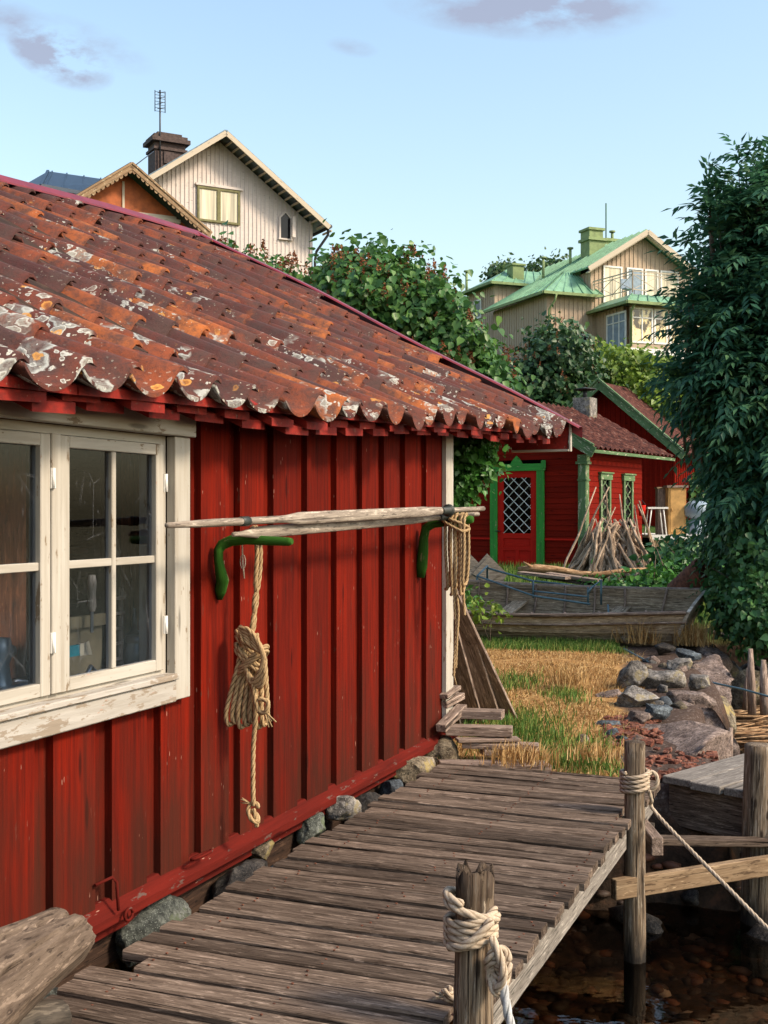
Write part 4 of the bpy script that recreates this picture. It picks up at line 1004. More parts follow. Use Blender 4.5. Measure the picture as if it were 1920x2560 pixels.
for i in range(16):
    s = 2.4+i*.32+random.uniform(-.1, .1)
    rock('rubble_stone', sd2w(s, 2.42+random.uniform(-.1, .12), -.42+random.uniform(-.08, .06)), (random.uniform(.12, .24),)*2+(random.uniform(.1, .16),), M['stone_dark'], 'dark rubble stone in the shadowy gap between wall and jetty', 'stone', 'rubble stones under the jetty edge', 150+i, rot=i)

# ------------------------------------------------------------------ planks at the corner
lean = [((.98, 9.30), (.42, 8.22, 1.02), .11, .03, 'narrow pale board leaning outermost against the gable corner'),
        ((.80, 9.25), (.36, 8.20, 1.15), .22, .03, 'wide weathered board leaning in the middle of the corner boards'),
        ((.66, 9.05), (.34, 8.16, .95), .20, .03, 'wide grey board leaning innermost by the rope'),
        ((.50, 8.85), (.30, 8.14, .72), .16, .03, 'dark shaded board leaning behind the plank stack')]
for i, (b, tp, wd, th, lb) in enumerate(lean):
    m = MB(); a = Vector((b[0], b[1], -.10)); c = Vector(tp); m.beam(a, c, wd, th, up=(.4, 1, .2), bev=.003)
    solo(m, 'leaning_board', M['grey_plank'] if i < 3 else M['dark_wood'], lb, 'board', 'boards leaning at the corner')
stk = [((.34, 7.36, -.055), (1.02, 7.42, -.075), .14, .05, 'thick brown plank at the bottom of the stack beside the jetty end'),
       ((.62, 7.62, -.02), (.98, 7.70, -.03), .12, .04, 'short plank end sticking out lowest at the right of the stack'),
       ((.50, 7.66, .02), (.98, 7.60, .012), .13, .035, 'flat board lying over the thick bottom plank'),
       ((.46, 7.60, .055), (.86, 7.66, .052), .10, .02, 'thin pale slat in the middle of the plank stack'),
       ((.40, 7.72, .10), (.82, 7.66, .10), .11, .06, 'reddish squared block on top of the thin slat'),
       ((.42, 7.95, .17), (.78, 7.85, .175), .12, .055, 'pinkish short plank topping the middle of the stack'),
       ((.36, 7.60, .13), (.52, 7.98, .20), .07, .05, 'tilted short batten resting on the left of the stack'),
       ((.37, 7.85, .24), (.50, 8.05, .27), .10, .045, 'uppermost grey offcut by the white corner board'),
       ((.37, 7.80, .30), (.47, 8.02, .33), .10, .03, 'thin offcut lying on the uppermost grey one')]
for i, (a, b, wd, th, lb) in enumerate(stk):
    m = MB(); m.beam(a, b, wd, th, bev=.004); solo(m, 'stacked_plank', M['grey_plank'], lb, 'plank', 'planks stacked by the corner')

# ------------------------------------------------------------------ quay stones, loose stones, gravel
def gz(x, y): return float(ground_h(x, y))
def rk(u, v, z, a, b, c, mt, lb, seed, rot=0, blocky=.4, dz=0):
    Y = (CH-z)*F/(v-1280); X = (u-960)/F*Y
    return rock('quay_stone', (X, Y, z+dz), (a, b, c), M[mt], lb, 'stone', None, seed, rot=rot, blocky=blocky)
# large blocks
rock('quay_boulder', (2.02, 8.55, -.28), (.58, .80, .32), M['stone_pink'], 'large flat pink granite boulder forming the quay edge behind the far post', 'boulder', None, 201, rot=-.2, blocky=.5)
rock('quay_boulder', (2.62, 10.0, -.34), (.40, .60, .36), M['stone_pink'], 'squared pink block of the quay just beyond the flat boulder', 'boulder', None, 202, rot=-.3, blocky=.8)
rock('quay_boulder', (2.98, 11.3, -.36), (.36, .6, .40), M['stone_tan'], 'upright tan quay block with a sheer side to the water', 'boulder', None, 203, rot=-.25, blocky=.85)
rock('quay_boulder', (3.35, 12.6, -.36), (.36, .6, .42), M['stone_pink'], 'pinkish quay block halfway to the boat stern', 'boulder', None, 204, rot=-.25, blocky=.85)
rock('quay_boulder', (3.78, 13.9, -.33), (.40, .55, .40), M['stone_pink'], 'flat topped quay block below the boat stern', 'boulder', None, 205, rot=-.25, blocky=.85)
rock('quay_boulder', (1.72, 7.55, -.42), (.30, .38, .30), M['stone_dark'], 'dark boulder under the end of the jetty by the landing stage', 'boulder', None, 206, blocky=.5)
rock('quay_boulder', (3.0, 14.35, .02), (.24, .2, .15), M['stone_tan'], 'brown boulder at the boat keel among dry grass', 'boulder', None, 207, blocky=.2)
rk(1572, 1700, -.02, .17, .16, .19, 'stone_grey', 'tall pale fieldstone at the left of the loose stones', 211, .3)
rk(1650, 1705, -.05, .25, .18, .15, 'stone_grey', 'rounded pale grey stone in the middle of the loose heap', 212, .2)
rk(1590, 1745, -.03, .20, .14, .11, 'stone_grey', 'low grey stone below the tall pale fieldstone', 213, -.2)
rk(1636, 1778, -.02, .13, .10, .085, 'stone_blue', 'dark blue stone lying on the flat pink boulder', 214, .1)
rk(1720, 1745, -.08, .28, .16, .10, 'stone_pink', 'long reddish slab right of the loose heap', 215, -.2)
rk(1700, 1665, -.04, .17, .15, .13, 'stone_grey', 'grey stone higher up beside the quay block', 216, .6)
rk(1528, 1740, -.09, .16, .10, .06, 'stone_pink', 'small pinkish stone at the edge of the dry grass', 217, .6)
rk(1512, 1810, -.09, .13, .09, .05, 'stone_blue', 'pale blue flat stone among the brick bits', 218, .1)
rk(1660, 1622, -.04, .14, .12, .08, 'stone_dark', 'dark stone in the grass above the loose heap', 219, .1)
rk(1720, 1640, .0, .14, .12, .10, 'stone_blue', 'blue grey stone below the dry tuft at the stern', 220, .1)
rk(1600, 1795, -.06, .16, .12, .06, 'stone_pink', 'low pink stone left of the dark blue one', 221, .7)
rk(1745, 1710, -.02, .15, .13, .09, 'stone_grey', 'light stone on top of the squared quay block', 222, .7)
rnd = random.Random(5)
for i in range(34):
    y = rnd.uniform(8.2, 13.0); x = edge_x(y)-rnd.uniform(.15, .95)
    rock('loose_stone', (x, y, gz(x, y)+.01), (rnd.uniform(.04, .11), rnd.uniform(.04, .09), rnd.uniform(.03, .07)), M[rnd.choice(['stone_grey', 'stone_pink', 'stone_tan', 'stone_grey', 'stone_blue'])],
         'small loose stone scattered along the quay strip', 'stone', 'small stones strewn on the quay', 300+i, sub=2, rot=rnd.uniform(0, 3))
# brick rubble
m = MB()
for i in range(260):
    if rnd.random() < .55: y = rnd.uniform(8.2, 9.3); x = .19*y+rnd.uniform(-.05, .35)
    else: y = rnd.uniform(7.15, 8.1); x = edge_x(y)-rnd.uniform(.05, .62)
    q = rnd.uniform(.010, .030); Mx = Matrix.Translation((x, y, gz(x, y)+.012)) @ Matrix.Rotation(rnd.uniform(0, 6), 4, 'Z') @ Matrix.Rotation(rnd.uniform(-.6, .6), 4, 'X')
    m.box((-q*1.4, -q, -q*.5), (q*1.4, q, q*.5), Mx, 0, bev=.004)
solo(m, 'brick_rubble', M['brickbit'], 'broken red brick bits strewn between grass and pink boulder', 'rubble', kind='stuff')
# stones of the bed and of the bank below the jetty
for i in range(60):
    if i < 34: s = rnd.uniform(4.2, 7.4); D = rnd.uniform(-1.4, 2.3); z = -.90+.30*max(0, (s-6.1)/1.2)
    else: s = rnd.uniform(2.2, 6.0); D = rnd.uniform(-1.2, 1.0); z = -.97
    p = sd2w(s, D, z); a = rnd.uniform(.08, .24) if i < 34 else rnd.uniform(.06, .15)
    rock('bed_stone', p, (a, a*rnd.uniform(.6, .9), a*.55), M['stone_dark'], 'dark wet stone on the shallow bottom beside the jetty', 'stone', 'dark stones in the shallow water', 400+i, sub=2, rot=rnd.uniform(0, 3))
# pebbles: one mass of uncountable stuff
m = MB(); ico = [(0, 0, 1), (.89, 0, .45), (.28, .85, .45), (-.72, .53, .45), (-.72, -.53, .45), (.28, -.85, .45), (.72, .53, -.45), (-.28, .85, -.45), (-.89, 0, -.45), (-.28, -.85, -.45), (.72, -.53, -.45), (0, 0, -1)]
icf = [(0, 1, 2), (0, 2, 3), (0, 3, 4), (0, 4, 5), (0, 5, 1), (1, 6, 2), (2, 6, 7), (2, 7, 3), (3, 7, 8), (3, 8, 4), (4, 8, 9), (4, 9, 5), (5, 9, 10), (5, 10, 1), (1, 10, 6), (6, 11, 7), (7, 11, 8), (8, 11, 9), (9, 11, 10), (10, 11, 6)]
for i in range(3000):
    x = rnd.uniform(-.4, 3.2); y = rnd.uniform(2.6, 7.6); z = gz(x, y)
    if z > -.5: continue
    q = rnd.uniform(.02, .07); an = rnd.uniform(0, 6); ca, sa = math.cos(an)*q, math.sin(an)*q
    m.add([(x+a*ca*1.2-b*sa*.8, y+a*sa*1.2+b*ca*.8, z+c*q*.45) for a, b, c in ico], icf, None, 0, True)
n = NT('bed_pebbles'); c = n.ramp(n.island(), [(0, (.016, .012, .010)), (.6, (.062, .038, .026)), (.94, (.17, .065, .035)), (1., (.40, .34, .28))]); n.bump(n.noise(n.gc('o'), 40, 3), .5, .01); M['pebble'] = n.fin(c, .6, .3)
solo(m, 'pebbles', M['pebble'], 'brown pebbles covering the shallow bottom', 'pebbles', kind='stuff')

# ------------------------------------------------------------------ leaves and grass (vectorised)
def mesh_np(name, V, FQ, mat, origin=(0, 0, 0), parent=None, label=None, cat=None, group=None, kind=None, smooth=False):
    V = np.asarray(V, float).reshape(-1, 3)-np.array(origin); me = bpy.data.meshes.new(name); k = FQ.shape[1]
    me.vertices.add(len(V)); me.vertices.foreach_set('co', V.ravel().astype(np.float32))
    me.loops.add(FQ.size); me.loops.foreach_set('vertex_index', FQ.ravel().astype(np.int32))
    me.polygons.add(len(FQ)); me.polygons.foreach_set('loop_start', np.arange(0, FQ.size, k, dtype=np.int32)); me.polygons.foreach_set('loop_total', np.full(len(FQ), k, dtype=np.int32))
    me.update(calc_edges=True); me.validate()
    if smooth: me.polygons.foreach_set('use_smooth', [True]*len(me.polygons))
    me.materials.append(mat); ob = bpy.data.objects.new(name, me); C.objects.link(ob)
    if parent is not None: ob.parent = parent
    else: ob.location = origin
    tag(ob, label, cat, group, kind); return ob
def unit(a): return a/np.maximum(np.linalg.norm(a, axis=-1, keepdims=True), 1e-9)
HEART = np.array([(0, 0, 0), (-.36, .12, .10), (-.40, .45, .10), (0, 1.0, -.10), (.40, .45, .10), (.36, .12, .10)]); HF = np.array([(0, 1, 2, 3), (0, 3, 4, 5)])
LANCE = np.array([(0, 0, 0), (-.17, .40, .04), (0, 1.0, -.10), (.17, .40, .04)]); LF = np.array([(0, 1, 2), (0, 2, 3)])
def leaves(pos, axis, nrm, size, shape, faces):
    axis = unit(axis); x = unit(np.cross(axis, nrm)); n_ = np.cross(x, axis)
    S = shape[None]*size[:, None, None]
    V = pos[:, None]+S[..., 0:1]*x[:, None]+S[..., 1:2]*axis[:, None]+S[..., 2:3]*n_[:, None]
    Fq = (faces[None]+(np.arange(len(pos))*len(shape))[:, None, None]).reshape(-1, faces.shape[1])
    return V.reshape(-1, 3), Fq
def shell_pts(c, r, n_, rg, inner=.55, bumps=.22, seed=0, zmin=-1):
    d = unit(rg.normal(size=(n_*2, 3))); d = d[d[:, 2] > zmin][:n_]
    ph = rg.uniform(0, 6, size=8)
    b = 1+bumps*(np.sin(d[:, 0]*4+ph[0])*np.sin(d[:, 1]*4+ph[1])+.6*np.sin(d[:, 2]*7+ph[2]+d[:, 0]*5)+.5*np.sin(d[:, 0]*11+ph[3])*np.sin(d[:, 2]*9+ph[4]))
    k = inner+(1-inner)*rg.uniform(0, 1, len(d))**.5
    return np.array(c)+d*np.array(r)*(b*k)[:, None], d
def trunk_mesh(base, tops, r0, mat, parent, o):
    m = MB(); b = Vector(base)
    for q, tp in enumerate(tops):
        tp = Vector(tp); mid = b.lerp(tp, .45)+Vector((random.uniform(-.15, .15), random.uniform(-.15, .15), 0))
        m.tube([b+Vector((random.uniform(-.05, .05), 0, 0)), mid, b.lerp(tp, .75)+Vector((random.uniform(-.1, .1), 0, 0)), tp], [r0, r0*.7, r0*.4, r0*.12], 8)
        for z in range(4):
            s_ = mid.lerp(tp, z/4.0); e_ = s_+Vector((random.uniform(-.5, .5), random.uniform(-.5, .5), random.uniform(.1, .5))); m.tube([s_, e_], [r0*.3, r0*.05], 5)
    return m.build('trunk', mat, parent, o)
M['lilac'] = leafmat('lilac_leaf', (.030, .085, .022), (.060, .150, .035), (.13, .24, .05), .4, .25)
M['lilac_dk'] = leafmat('dark_lilac_leaf', (.018, .048, .018), (.035, .085, .028), (.07, .13, .035), .4, .22)
M['seed'] = leafmat('brown_seed_head', (.10, .035, .015), (.20, .065, .025), (.28, .11, .04), .8, .1)
M['ygreen'] = leafmat('yellow_green_leaf', (.07, .12, .015), (.14, .22, .025), (.24, .32, .04), .45, .3)
M['elder'] = leafmat('blue_green_ash_leaf', (.014, .055, .036), (.040, .125, .065), (.14, .27, .10), .5, .38)
M['ivy'] = leafmat('ivy_leaf', (.022, .080, .014), (.045, .145, .025), (.09, .23, .04), .4, .2)
M['under'] = leafmat('undergrowth_leaf', (.022, .07, .025), (.045, .13, .040), (.10, .21, .05), .45, .22)
M['fartree'] = leafmat('far_tree_leaf', (.03, .06, .02), (.05, .10, .03), (.08, .14, .04), .5, .2)
M['barkm'] = plain('shrub_bark', (.10, .075, .055), .9, 0, .4, 20, .6)
def shrub(name, label, cat, base, blobs, n_, size, mat, shape=HEART, faces=HF, seed=1, group=None, seeds=0, droop=.7, inner=.55, bumps=.22, parts=True, tops=None, rt=.05):
    rg = np.random.default_rng(seed); th = Thing(name, label, cat, base, 0, group); o = np.array(base); VV = []; FF = []; cnt = 0
    wts = np.array([b[1][0]*b[1][1]+b[1][0]*b[1][2] for b in blobs]); wts = wts/wts.sum()
    SP = []
    for (c, r), wt in zip(blobs, wts):
        p, d = shell_pts(c, r, int(n_*wt), rg, inner, bumps)
        # gather into small clumps
        cl = rg.integers(0, max(4, len(p)//14), len(p)); jit = rg.normal(0, .05, (len(p), 3)); cen = p[cl % len(p)]
        p = np.where(rg.random((len(p), 1)) < .55, cen+rg.normal(0, size*1.3, (len(p), 3)), p)
        dd_ = unit(p-np.array(c))
        ax = dd_*.6+np.array([0, 0, -droop])+rg.normal(0, .55, p.shape); nm = dd_+np.array([0, 0, .5])+rg.normal(0, .5, p.shape)
        v, f = leaves(p, ax, nm, size*rg.uniform(.45, 1.35, len(p)), shape, faces); VV.append(v); FF.append(f+cnt); cnt += len(v)
        if seeds:
            k = int(seeds*wt); q, d2 = shell_pts(c, r, k, rg, .93, bumps, zmin=-.3); SP += [(q[i], d2[i]) for i in range(len(q))]
    V = np.concatenate(VV); Fq = np.concatenate(FF)
    keep = V[:, 2] > -50
    mesh_np('foliage', V-o, Fq, mat, parent=th.o)
    if SP:
        VV = []; FF = []; cnt = 0
        for q, d in SP:
            k = 26; t = rg.random(k); pp = q+d*.04+np.stack([rg.normal(0, 1, k)*.035*(1-t), rg.normal(0, 1, k)*.035*(1-t), t*.17], 1)
            v, f = leaves(pp, rg.normal(size=(k, 3))+np.array([0, 0, .6]), rg.normal(size=(k, 3)), np.full(k, .03), HEART, HF); VV.append(v); FF.append(f+cnt); cnt += len(v)
        mesh_np('seed_heads', np.concatenate(VV)-o, np.concatenate(FF), M['seed'], parent=th.o)
    tops = tops or [(b[0][0], b[0][1], b[0][2]+b[1][2]*.5) for b in blobs]
    m = MB()
    bb = Vector(base)
    for tp in tops:
        tp = Vector(tp); mid = bb.lerp(tp, .5)+Vector((random.uniform(-.15, .15), random.uniform(-.15, .15), 0))*min(1, rt*20)
        m.tube([bb+Vector((random.uniform(-.08, .08), 0, 0)), mid, tp], [rt, rt*.6, rt*.15], 7)
        for z in range(5):
            s_ = mid.lerp(tp, z/5); k_ = rt*20; m.tube([s_, s_+Vector((random.uniform(-.5, .5)*k_, random.uniform(-.4, .4)*k_, random.uniform(.1, .5)*k_))], [rt*.3, rt*.08], 5)
    mm = m.build('trunk', M['barkm'], th.o, base)
    return th
def PB(u, v, Y, ru, rv, ry): # blob by its place: centre and radii in metres
    p = P(u, v, Y); return ((p.x, p.y, p.z), (ru*Y/F, ry, rv*Y/F))
# lilac hedge behind the boathouse
shrub('lilac_bush', 'big green lilac bush with brown seed heads rising behind the tiled roof', 'bush', (.3, 15.6, gz(.3, 15.6)),
      [PB(960, 815, 15.6, 145, 160, 1.0), PB(1045, 800, 15.4, 100, 110, 1.0), PB(1100, 925, 15.2, 120, 125, 1.0), PB(880, 760, 15.9, 95, 115, .9), PB(1190, 1000, 15, 80, 95, .8)],
      27000, .102, M['lilac'], seed=11, seeds=230)
shrub('lilac_hedge', 'low lilac hedge with brown seed heads below the cream gable house', 'hedge', (-2.2, 17, gz(-2.2, 17)),
      [PB(620, 715, 17, 60, 65, .7), PB(700, 745, 17, 75, 70, .8), PB(780, 785, 17, 75, 70, .8), PB(840, 805, 17, 65, 75, .8), PB(560, 672, 17, 45, 36, .6)],
      7500, .10, M['lilac'], seed=12, seeds=170)
shrub('lilac_bush', 'darker lilac bush with brown seed heads in front of the green roofed house', 'bush', (4.4, 31, gz(4.4, 31)),
      [PB(1395, 900, 31, 70, 90, 1.5), PB(1345, 965, 31, 70, 90, 1.5), PB(1440, 965, 31, 65, 95, 1.4), PB(1290, 990, 30.5, 60, 80, 1.2), PB(1290, 1050, 30.5, 80, 90, 1.2), PB(1400, 1030, 31, 110, 90, 1.2)],
      16000, .15, M['lilac_dk'], seed=13, seeds=240)
shrub('hedge_bush', 'rounded yellow green bush behind the red sheds', 'bush', (6.3, 32, gz(6.3, 32)),
      [PB(1560, 955, 32, 100, 80, 1.5), PB(1620, 990, 31.5, 95, 95, 1.5), PB(1680, 1050, 31, 80, 80, 1.3), PB(1500, 935, 32.5, 50, 65, 1.2), PB(1590, 1060, 31.5, 140, 90, 1.4)],
      16000, .13, M['ygreen'], seed=14, bumps=.12, inner=.7)
# ivy at the corner
iv = [PB(u, v, 8.75, a, c, .12) for (u, v, a, c) in ((1150, 1108, 46, 20), (1198, 1112, 38, 22), (1140, 1150, 34, 36), (1192, 1155, 26, 30), (1135, 1200, 30, 34), (1172, 1190, 28, 30), (1150, 1235, 24, 26), (1212, 1180, 13, 14), (1128, 1262, 16, 22))]
b = sd2w(7.75, 2.85, -.1)
shrub('climbing_vine', 'leafy green vine climbing behind the white corner board under the eave', 'vine', (b.x, b.y, b.z), iv, 3000, .048, M['ivy'], seed=15, bumps=.25, inner=.3, rt=.012, tops=[(.50, 8.75, 1.9), (.44, 8.7, 1.6)])

# tall pinnate shrub on the right
def pinnate(name, label, cat, base, blobs, nf, flen, llen, mat, seed, group=None, tips=(), shoots=0):
    rg = np.random.default_rng(seed); th = Thing(name, label, cat, base, 0, group); o = np.array(base)
    P_, A_, N_, S_ = [], [], [], []
    wts = np.array([b[1][0]*b[1][2] for b in blobs]); wts /= wts.sum(); starts = []; dirs = []
    for (c, r), wt in zip(blobs, wts):
        p, d = shell_pts(c, r, int(nf*wt), rg, .30, .34); starts.append(p); dirs.append(unit(d+rg.normal(0, .45, d.shape)+np.array([0, -.1, .15])))
    for (p, dr) in tips: starts.append(np.array([p])); dirs.append(np.array([dr]))
    s = np.concatenate(starts); d = unit(np.concatenate(dirs)); k = 5; L_ = flen*rg.uniform(.7, 1.2, len(s))
    side = unit(np.cross(d, np.array([0, 0, 1.0])+rg.normal(0, .3, d.shape)))
    for i in range(k+1):
        t = i/k; p = s+d*(L_*t)[:, None]+np.array([0, 0, -1])*(L_*.38*t*t)[:, None]
        dn = unit(d+np.array([0, 0, -1])*.76*t)
        for q in ((-1, 1) if i < k else (0,)):
            ax = dn*.75+side*q*.9+np.array([0, 0, -.35]) if q else dn
            P_.append(p); A_.append(ax+rg.normal(0, .12, ax.shape)); N_.append(np.cross(dn, side)*-1+rg.normal(0, .25, ax.shape)+np.array([0, 0, .4])); S_.append(llen*rg.uniform(.75, 1.15, len(s))*(1-.25*abs(t-.5)))
    V, Fq = leaves(np.concatenate(P_), np.concatenate(A_), np.concatenate(N_), np.concatenate(S_), LANCE, LF)
    mesh_np('foliage', V-o, Fq, mat, parent=th.o)
    m = MB(); bb = Vector(base)
    for (c, r) in blobs:
        tp = Vector(c)+Vector((0, 0, r[2]*.7)); mid = bb.lerp(tp, .5)+Vector((random.uniform(-.2, .2), random.uniform(-.2, .2), 0)); m.tube([bb+Vector((random.uniform(-.2, .2), 0, 0)), mid, tp], [.06, .035, .01], 7)
    for (p, dr) in tips[::3]:
        m.tube([Vector(p)+Vector((.1, .05, -.9)), Vector(p)], [.015, .004], 5)
    m.build('trunk', M['barkm'], th.o, base); return th
tips = []
rgt = random.Random(3)
for (u0, v0, u1, v1) in ((1770, 560, 1768, 425), (1850, 560, 1845, 395), (1905, 560, 1880, 400), (1735, 760, 1720, 640), (1800, 620, 1790, 470), (1760, 900, 1705, 790), (1890, 520, 1915, 385), (1800, 800, 1700, 720), (1830, 700, 1740, 600), (1850, 620, 1800, 520), (1760, 1000, 1680, 930)):
    for i in range(12):
        f = i/11; p = P(u0+(u1-u0)*f, v0+(v1-v0)*f, 14.6)
        a = rgt.uniform(-1, 1); tips.append(((p.x, p.y, p.z), (a, rgt.uniform(-.6, .3), .35+.5*f)))
pinnate('elder_tree', 'tall dark blue green tree with feathery drooping leaves along the right edge', 'tree', (5.0, 15.6, gz(5.0, 17.5)),
        [PB(1890, 700, 15, 90, 160, 1.0), PB(1845, 850, 14.8, 115, 145, 1.0), PB(1815, 950, 14.7, 92, 120, .9), PB(1905, 1000, 14.7, 140, 150, 1.0), PB(1890, 1110, 14.6, 95, 120, .9), PB(1930, 1200, 14.4, 130, 180, 1.0), PB(1890, 560, 15, 85, 110, .8), PB(1960, 800, 15, 110, 300, 1.0), PB(1835, 1050, 14.8, 60, 80, .7)],
        4300, .44, .175, M['elder'], 21, tips=tips)
shrub('wild_shrub', 'dark low shrub with broad leaves overhanging the water at the right', 'shrub', (4.7, 14.6, -.3),
      [PB(1895, 1380, 14.2, 95, 120, .9), PB(1870, 1500, 14.0, 80, 80, .8), PB(1920, 1540, 13.8, 90, 80, .8), PB(1820, 1410, 14.6, 40, 50, .5)], 9500, .078, M['under'], seed=22)
shrub('wild_shrub', 'bright green leafy shrub between the terrace and the tall dark tree', 'shrub', (4.9, 19, .1),
      [PB(1730, 1400, 19, 70, 45, .8), PB(1695, 1410, 19, 50, 30, .6), PB(1770, 1390, 19, 50, 40, .8), PB(1850, 1250, 19, 45, 110, .8), PB(1720, 1425, 18.6, 50, 35, .5)], 5500, .11, M['under'], seed=23)
shrub('wild_shrub', 'patch of nettles and weeds growing behind the old boat', 'weeds', (3.6, 17.6, .05),
      [PB(1560, 1480, 17.6, 90, 26, .5), PB(1640, 1475, 17.4, 60, 30, .5), PB(1680, 1440, 18, 50, 30, .4)], 2600, .085, M['ivy'], seed=24, droop=.2)
shrub('young_plant', 'small light green leafy plant in front of the boat bow', 'plant', (1.25, 14.4, -.1),
      [PB(1185, 1520, 14.4, 16, 22, .1), PB(1235, 1525, 14.4, 22, 18, .1)], 130, .075, M['ygreen'], seed=25, droop=.1, rt=.01)
shrub('young_plant', 'small dark leafy weed at the foot of the wall corner before the boat', 'plant', (.85, 12.4, -.1), [PB(1145, 1500, 12.4, 22, 20, .15)], 120, .06, M['ivy'], seed=26, droop=.1, rt=.01)
shrub('background_tree', 'dark leafy tree filling the gap beyond the terrace', 'tree', (9.5, 33, 2), [PB(1720, 1150, 33, 60, 80, 1.5), PB(1800, 1150, 33, 90, 120, 1.5), PB(1720, 1250, 30, 60, 60, 1.2), PB(1690, 1020, 38, 60, 60, 1.5)], 7000, .17, M['under'], seed=27)
shrub('background_tree', 'small treetop peeping over the left end of the green roof', 'tree', (6.0, 74, 10), [PB(1255, 685, 74, 24, 22, 1.5), PB(1235, 690, 74, 14, 14, 1.2)], 700, .28, M['fartree'], seed=28)
shrub('background_tree', 'treetop showing between the green roof ridges', 'tree', (9.5, 76, 10), [PB(1350, 675, 76, 34, 18, 1.5), PB(1395, 665, 76, 22, 14, 1.5), PB(1370, 690, 76, 50, 18, 1.5)], 1100, .28, M['fartree'], seed=29)

# grass
def blades(name, pts, hmin, hmax, wdt, mat, label, seed, bend=.5, kind='stuff', cat='grass'):
    rg = np.random.default_rng(seed); n_ = len(pts); h = rg.uniform(hmin, hmax, n_); an = rg.uniform(0, 2*np.pi, n_); lean_ = rg.uniform(0, bend, n_)
    d = np.stack([np.cos(an), np.sin(an), np.zeros(n_)], 1); sd_ = np.stack([-np.sin(an+.9), np.cos(an+.9), np.zeros(n_)], 1)*wdt/2
    p1 = pts+d*(lean_*h*.35)[:, None]+np.array([0, 0, 1])*(h*.55)[:, None]
    p2 = pts+d*(lean_*h*1.0)[:, None]+np.array([0, 0, 1])*(h*np.maximum(.15, 1-.38*lean_))[:, None]
    V = np.stack([pts-sd_, pts+sd_, p1-sd_*.7, p1+sd_*.7, p2], 1)
    F1 = np.array([(0, 1, 3), (0, 3, 2), (2, 3, 4)]); Fq = (F1[None]+(np.arange(n_)*5)[:, None, None]).reshape(-1, 3)
    return mesh_np(name, V, Fq, mat, label=label, cat=cat, kind=kind)
def gmat(name, cols, trans=.25):
    n = NT(name); c = n.ramp(n.island(), [(i/(len(cols)-1), c_) for i, c_ in enumerate(cols)]); n.fin(c, .6, .2)
    t = n.n('ShaderNodeBsdfTranslucent'); n.l(c, t.inputs[0]); mm = n.n('ShaderNodeMixShader'); mm.inputs[0].default_value = trans; n.l(n.b.outputs[0], mm.inputs[1]); n.l(t.outputs[0], mm.inputs[2]); n.l(mm.outputs[0], n.out.inputs[0]); return n.m
M['dry'] = gmat('dry_grass', [(.20, .095, .03), (.36, .20, .07), (.50, .32, .13), (.60, .43, .21)])
M['lush'] = gmat('green_grass', [(.025, .07, .012), (.06, .14, .022), (.12, .21, .04), (.30, .30, .08)])
def scatter(n_, seed, fx):
    rg = np.random.default_rng(seed); y = rg.uniform(6.95, 16.2, n_*2); x = rg.uniform(.15, 4.4, n_*2)
    s = x*WX+y*WY; D = -x*WY+y*WX
    ok = (s > 6.86) & ~((s < 7.6) & (D > 2.55)) & (x < .200*y+.15*np.sin(y*3)+.05) & (x < edge_x(y)-.1); x, y = x[ok], y[ok]
    k = fx(x, y, rg); x, y = x[k], y[k]; return np.stack([x, y, ground_h(x, y)-.01], 1)
def greenm(x, y):
    g = 1.1*np.exp(-(((x-.95)/.32)**2+((y-8.75)/.70)**2))+np.exp(-(((x-1.40)/.35)**2+((y-7.75)/.40)**2))*1.1+np.exp(-(((x-1.15)/.30)**2+((y-11.2)/.35)**2))*.7+np.exp(-(((x-1.55)/.14)**2+((y-10.3)/.3)**2))
    line = 13.6+.1*x-.35*(x-2.2)
    return np.clip(g+sstep(line-.45, line+.35, y)*1.2, 0, 1.2)
pt = scatter(60000, 31, lambda x, y, r: r.random(len(x)) > greenm(x, y)*.9)
blades('dry_grass', pt, .018, .055, .009, M['dry'], 'short golden dry grass covering the slope beyond the jetty', 31, 2.0)
pt = scatter(1700, 32, lambda x, y, r: (r.random(len(x)) > greenm(x, y)*.8) & (r.random(len(x)) < np.where(x > .16*y, 1, .5)))
blades('tall_dry_grass', pt, .05, .15, .005, M['dry'], 'taller bleached stalks standing up in the dry grass', 32, 1.6)
pt = scatter(60000, 33, lambda x, y, r: r.random(len(x)) < greenm(x, y))
blades('green_grass', pt, .04, .13, .009, M['lush'], 'green grass strip before the boat and green patches in the dry grass', 33, .8)
rg = np.random.default_rng(35)
x = rg.uniform(1.5, 9, 26000); y = rg.uniform(15.2, 24, 26000); k = x < 3+.6*(y-14); x, y = x[k], y[k]
blades('rear_grass', np.stack([x, y, ground_h(x, y)], 1), .06, .22, .014, M['lush'], 'green grass growing behind the boat up to the cottage', 35, .7)
def tuft(u, v, Y, n_, h, label, seed, mat='dry'):
    p = P(u, v, Y); rg = np.random.default_rng(seed); a = rg.normal(0, .10, (n_, 2)); pts = np.stack([p.x+a[:, 0], p.y+a[:, 1]*1.2, np.full(n_, p.z-.03)], 1)
    o = blades('grass_tuft', pts, h*.5, h, .007, M[mat], label, seed, 1.0, kind='stuff', cat='grass tuft'); return o
tuft(1735, 1605, 14.0, 420, .40, 'dry golden grass tuft on the quay block below the boat stern', 41)
tuft(1545, 1740, 11.0, 320, .30, 'dry grass tuft hanging over the small pinkish stone', 42)
tuft(1600, 1600, 14.2, 300, .42, 'dry grass tuft growing against the boat hull', 43)
tuft(1300, 1890, 7.4, 320, .15, 'orange dry grass tuft right of the plank stack', 44)
tuft(1500, 1880, 7.35, 200, .12, 'dry grass tuft left of the far mooring post', 45)
tuft(1420, 1700, 10.8, 260, .22, 'straw coloured tuft in the middle of the slope', 46)

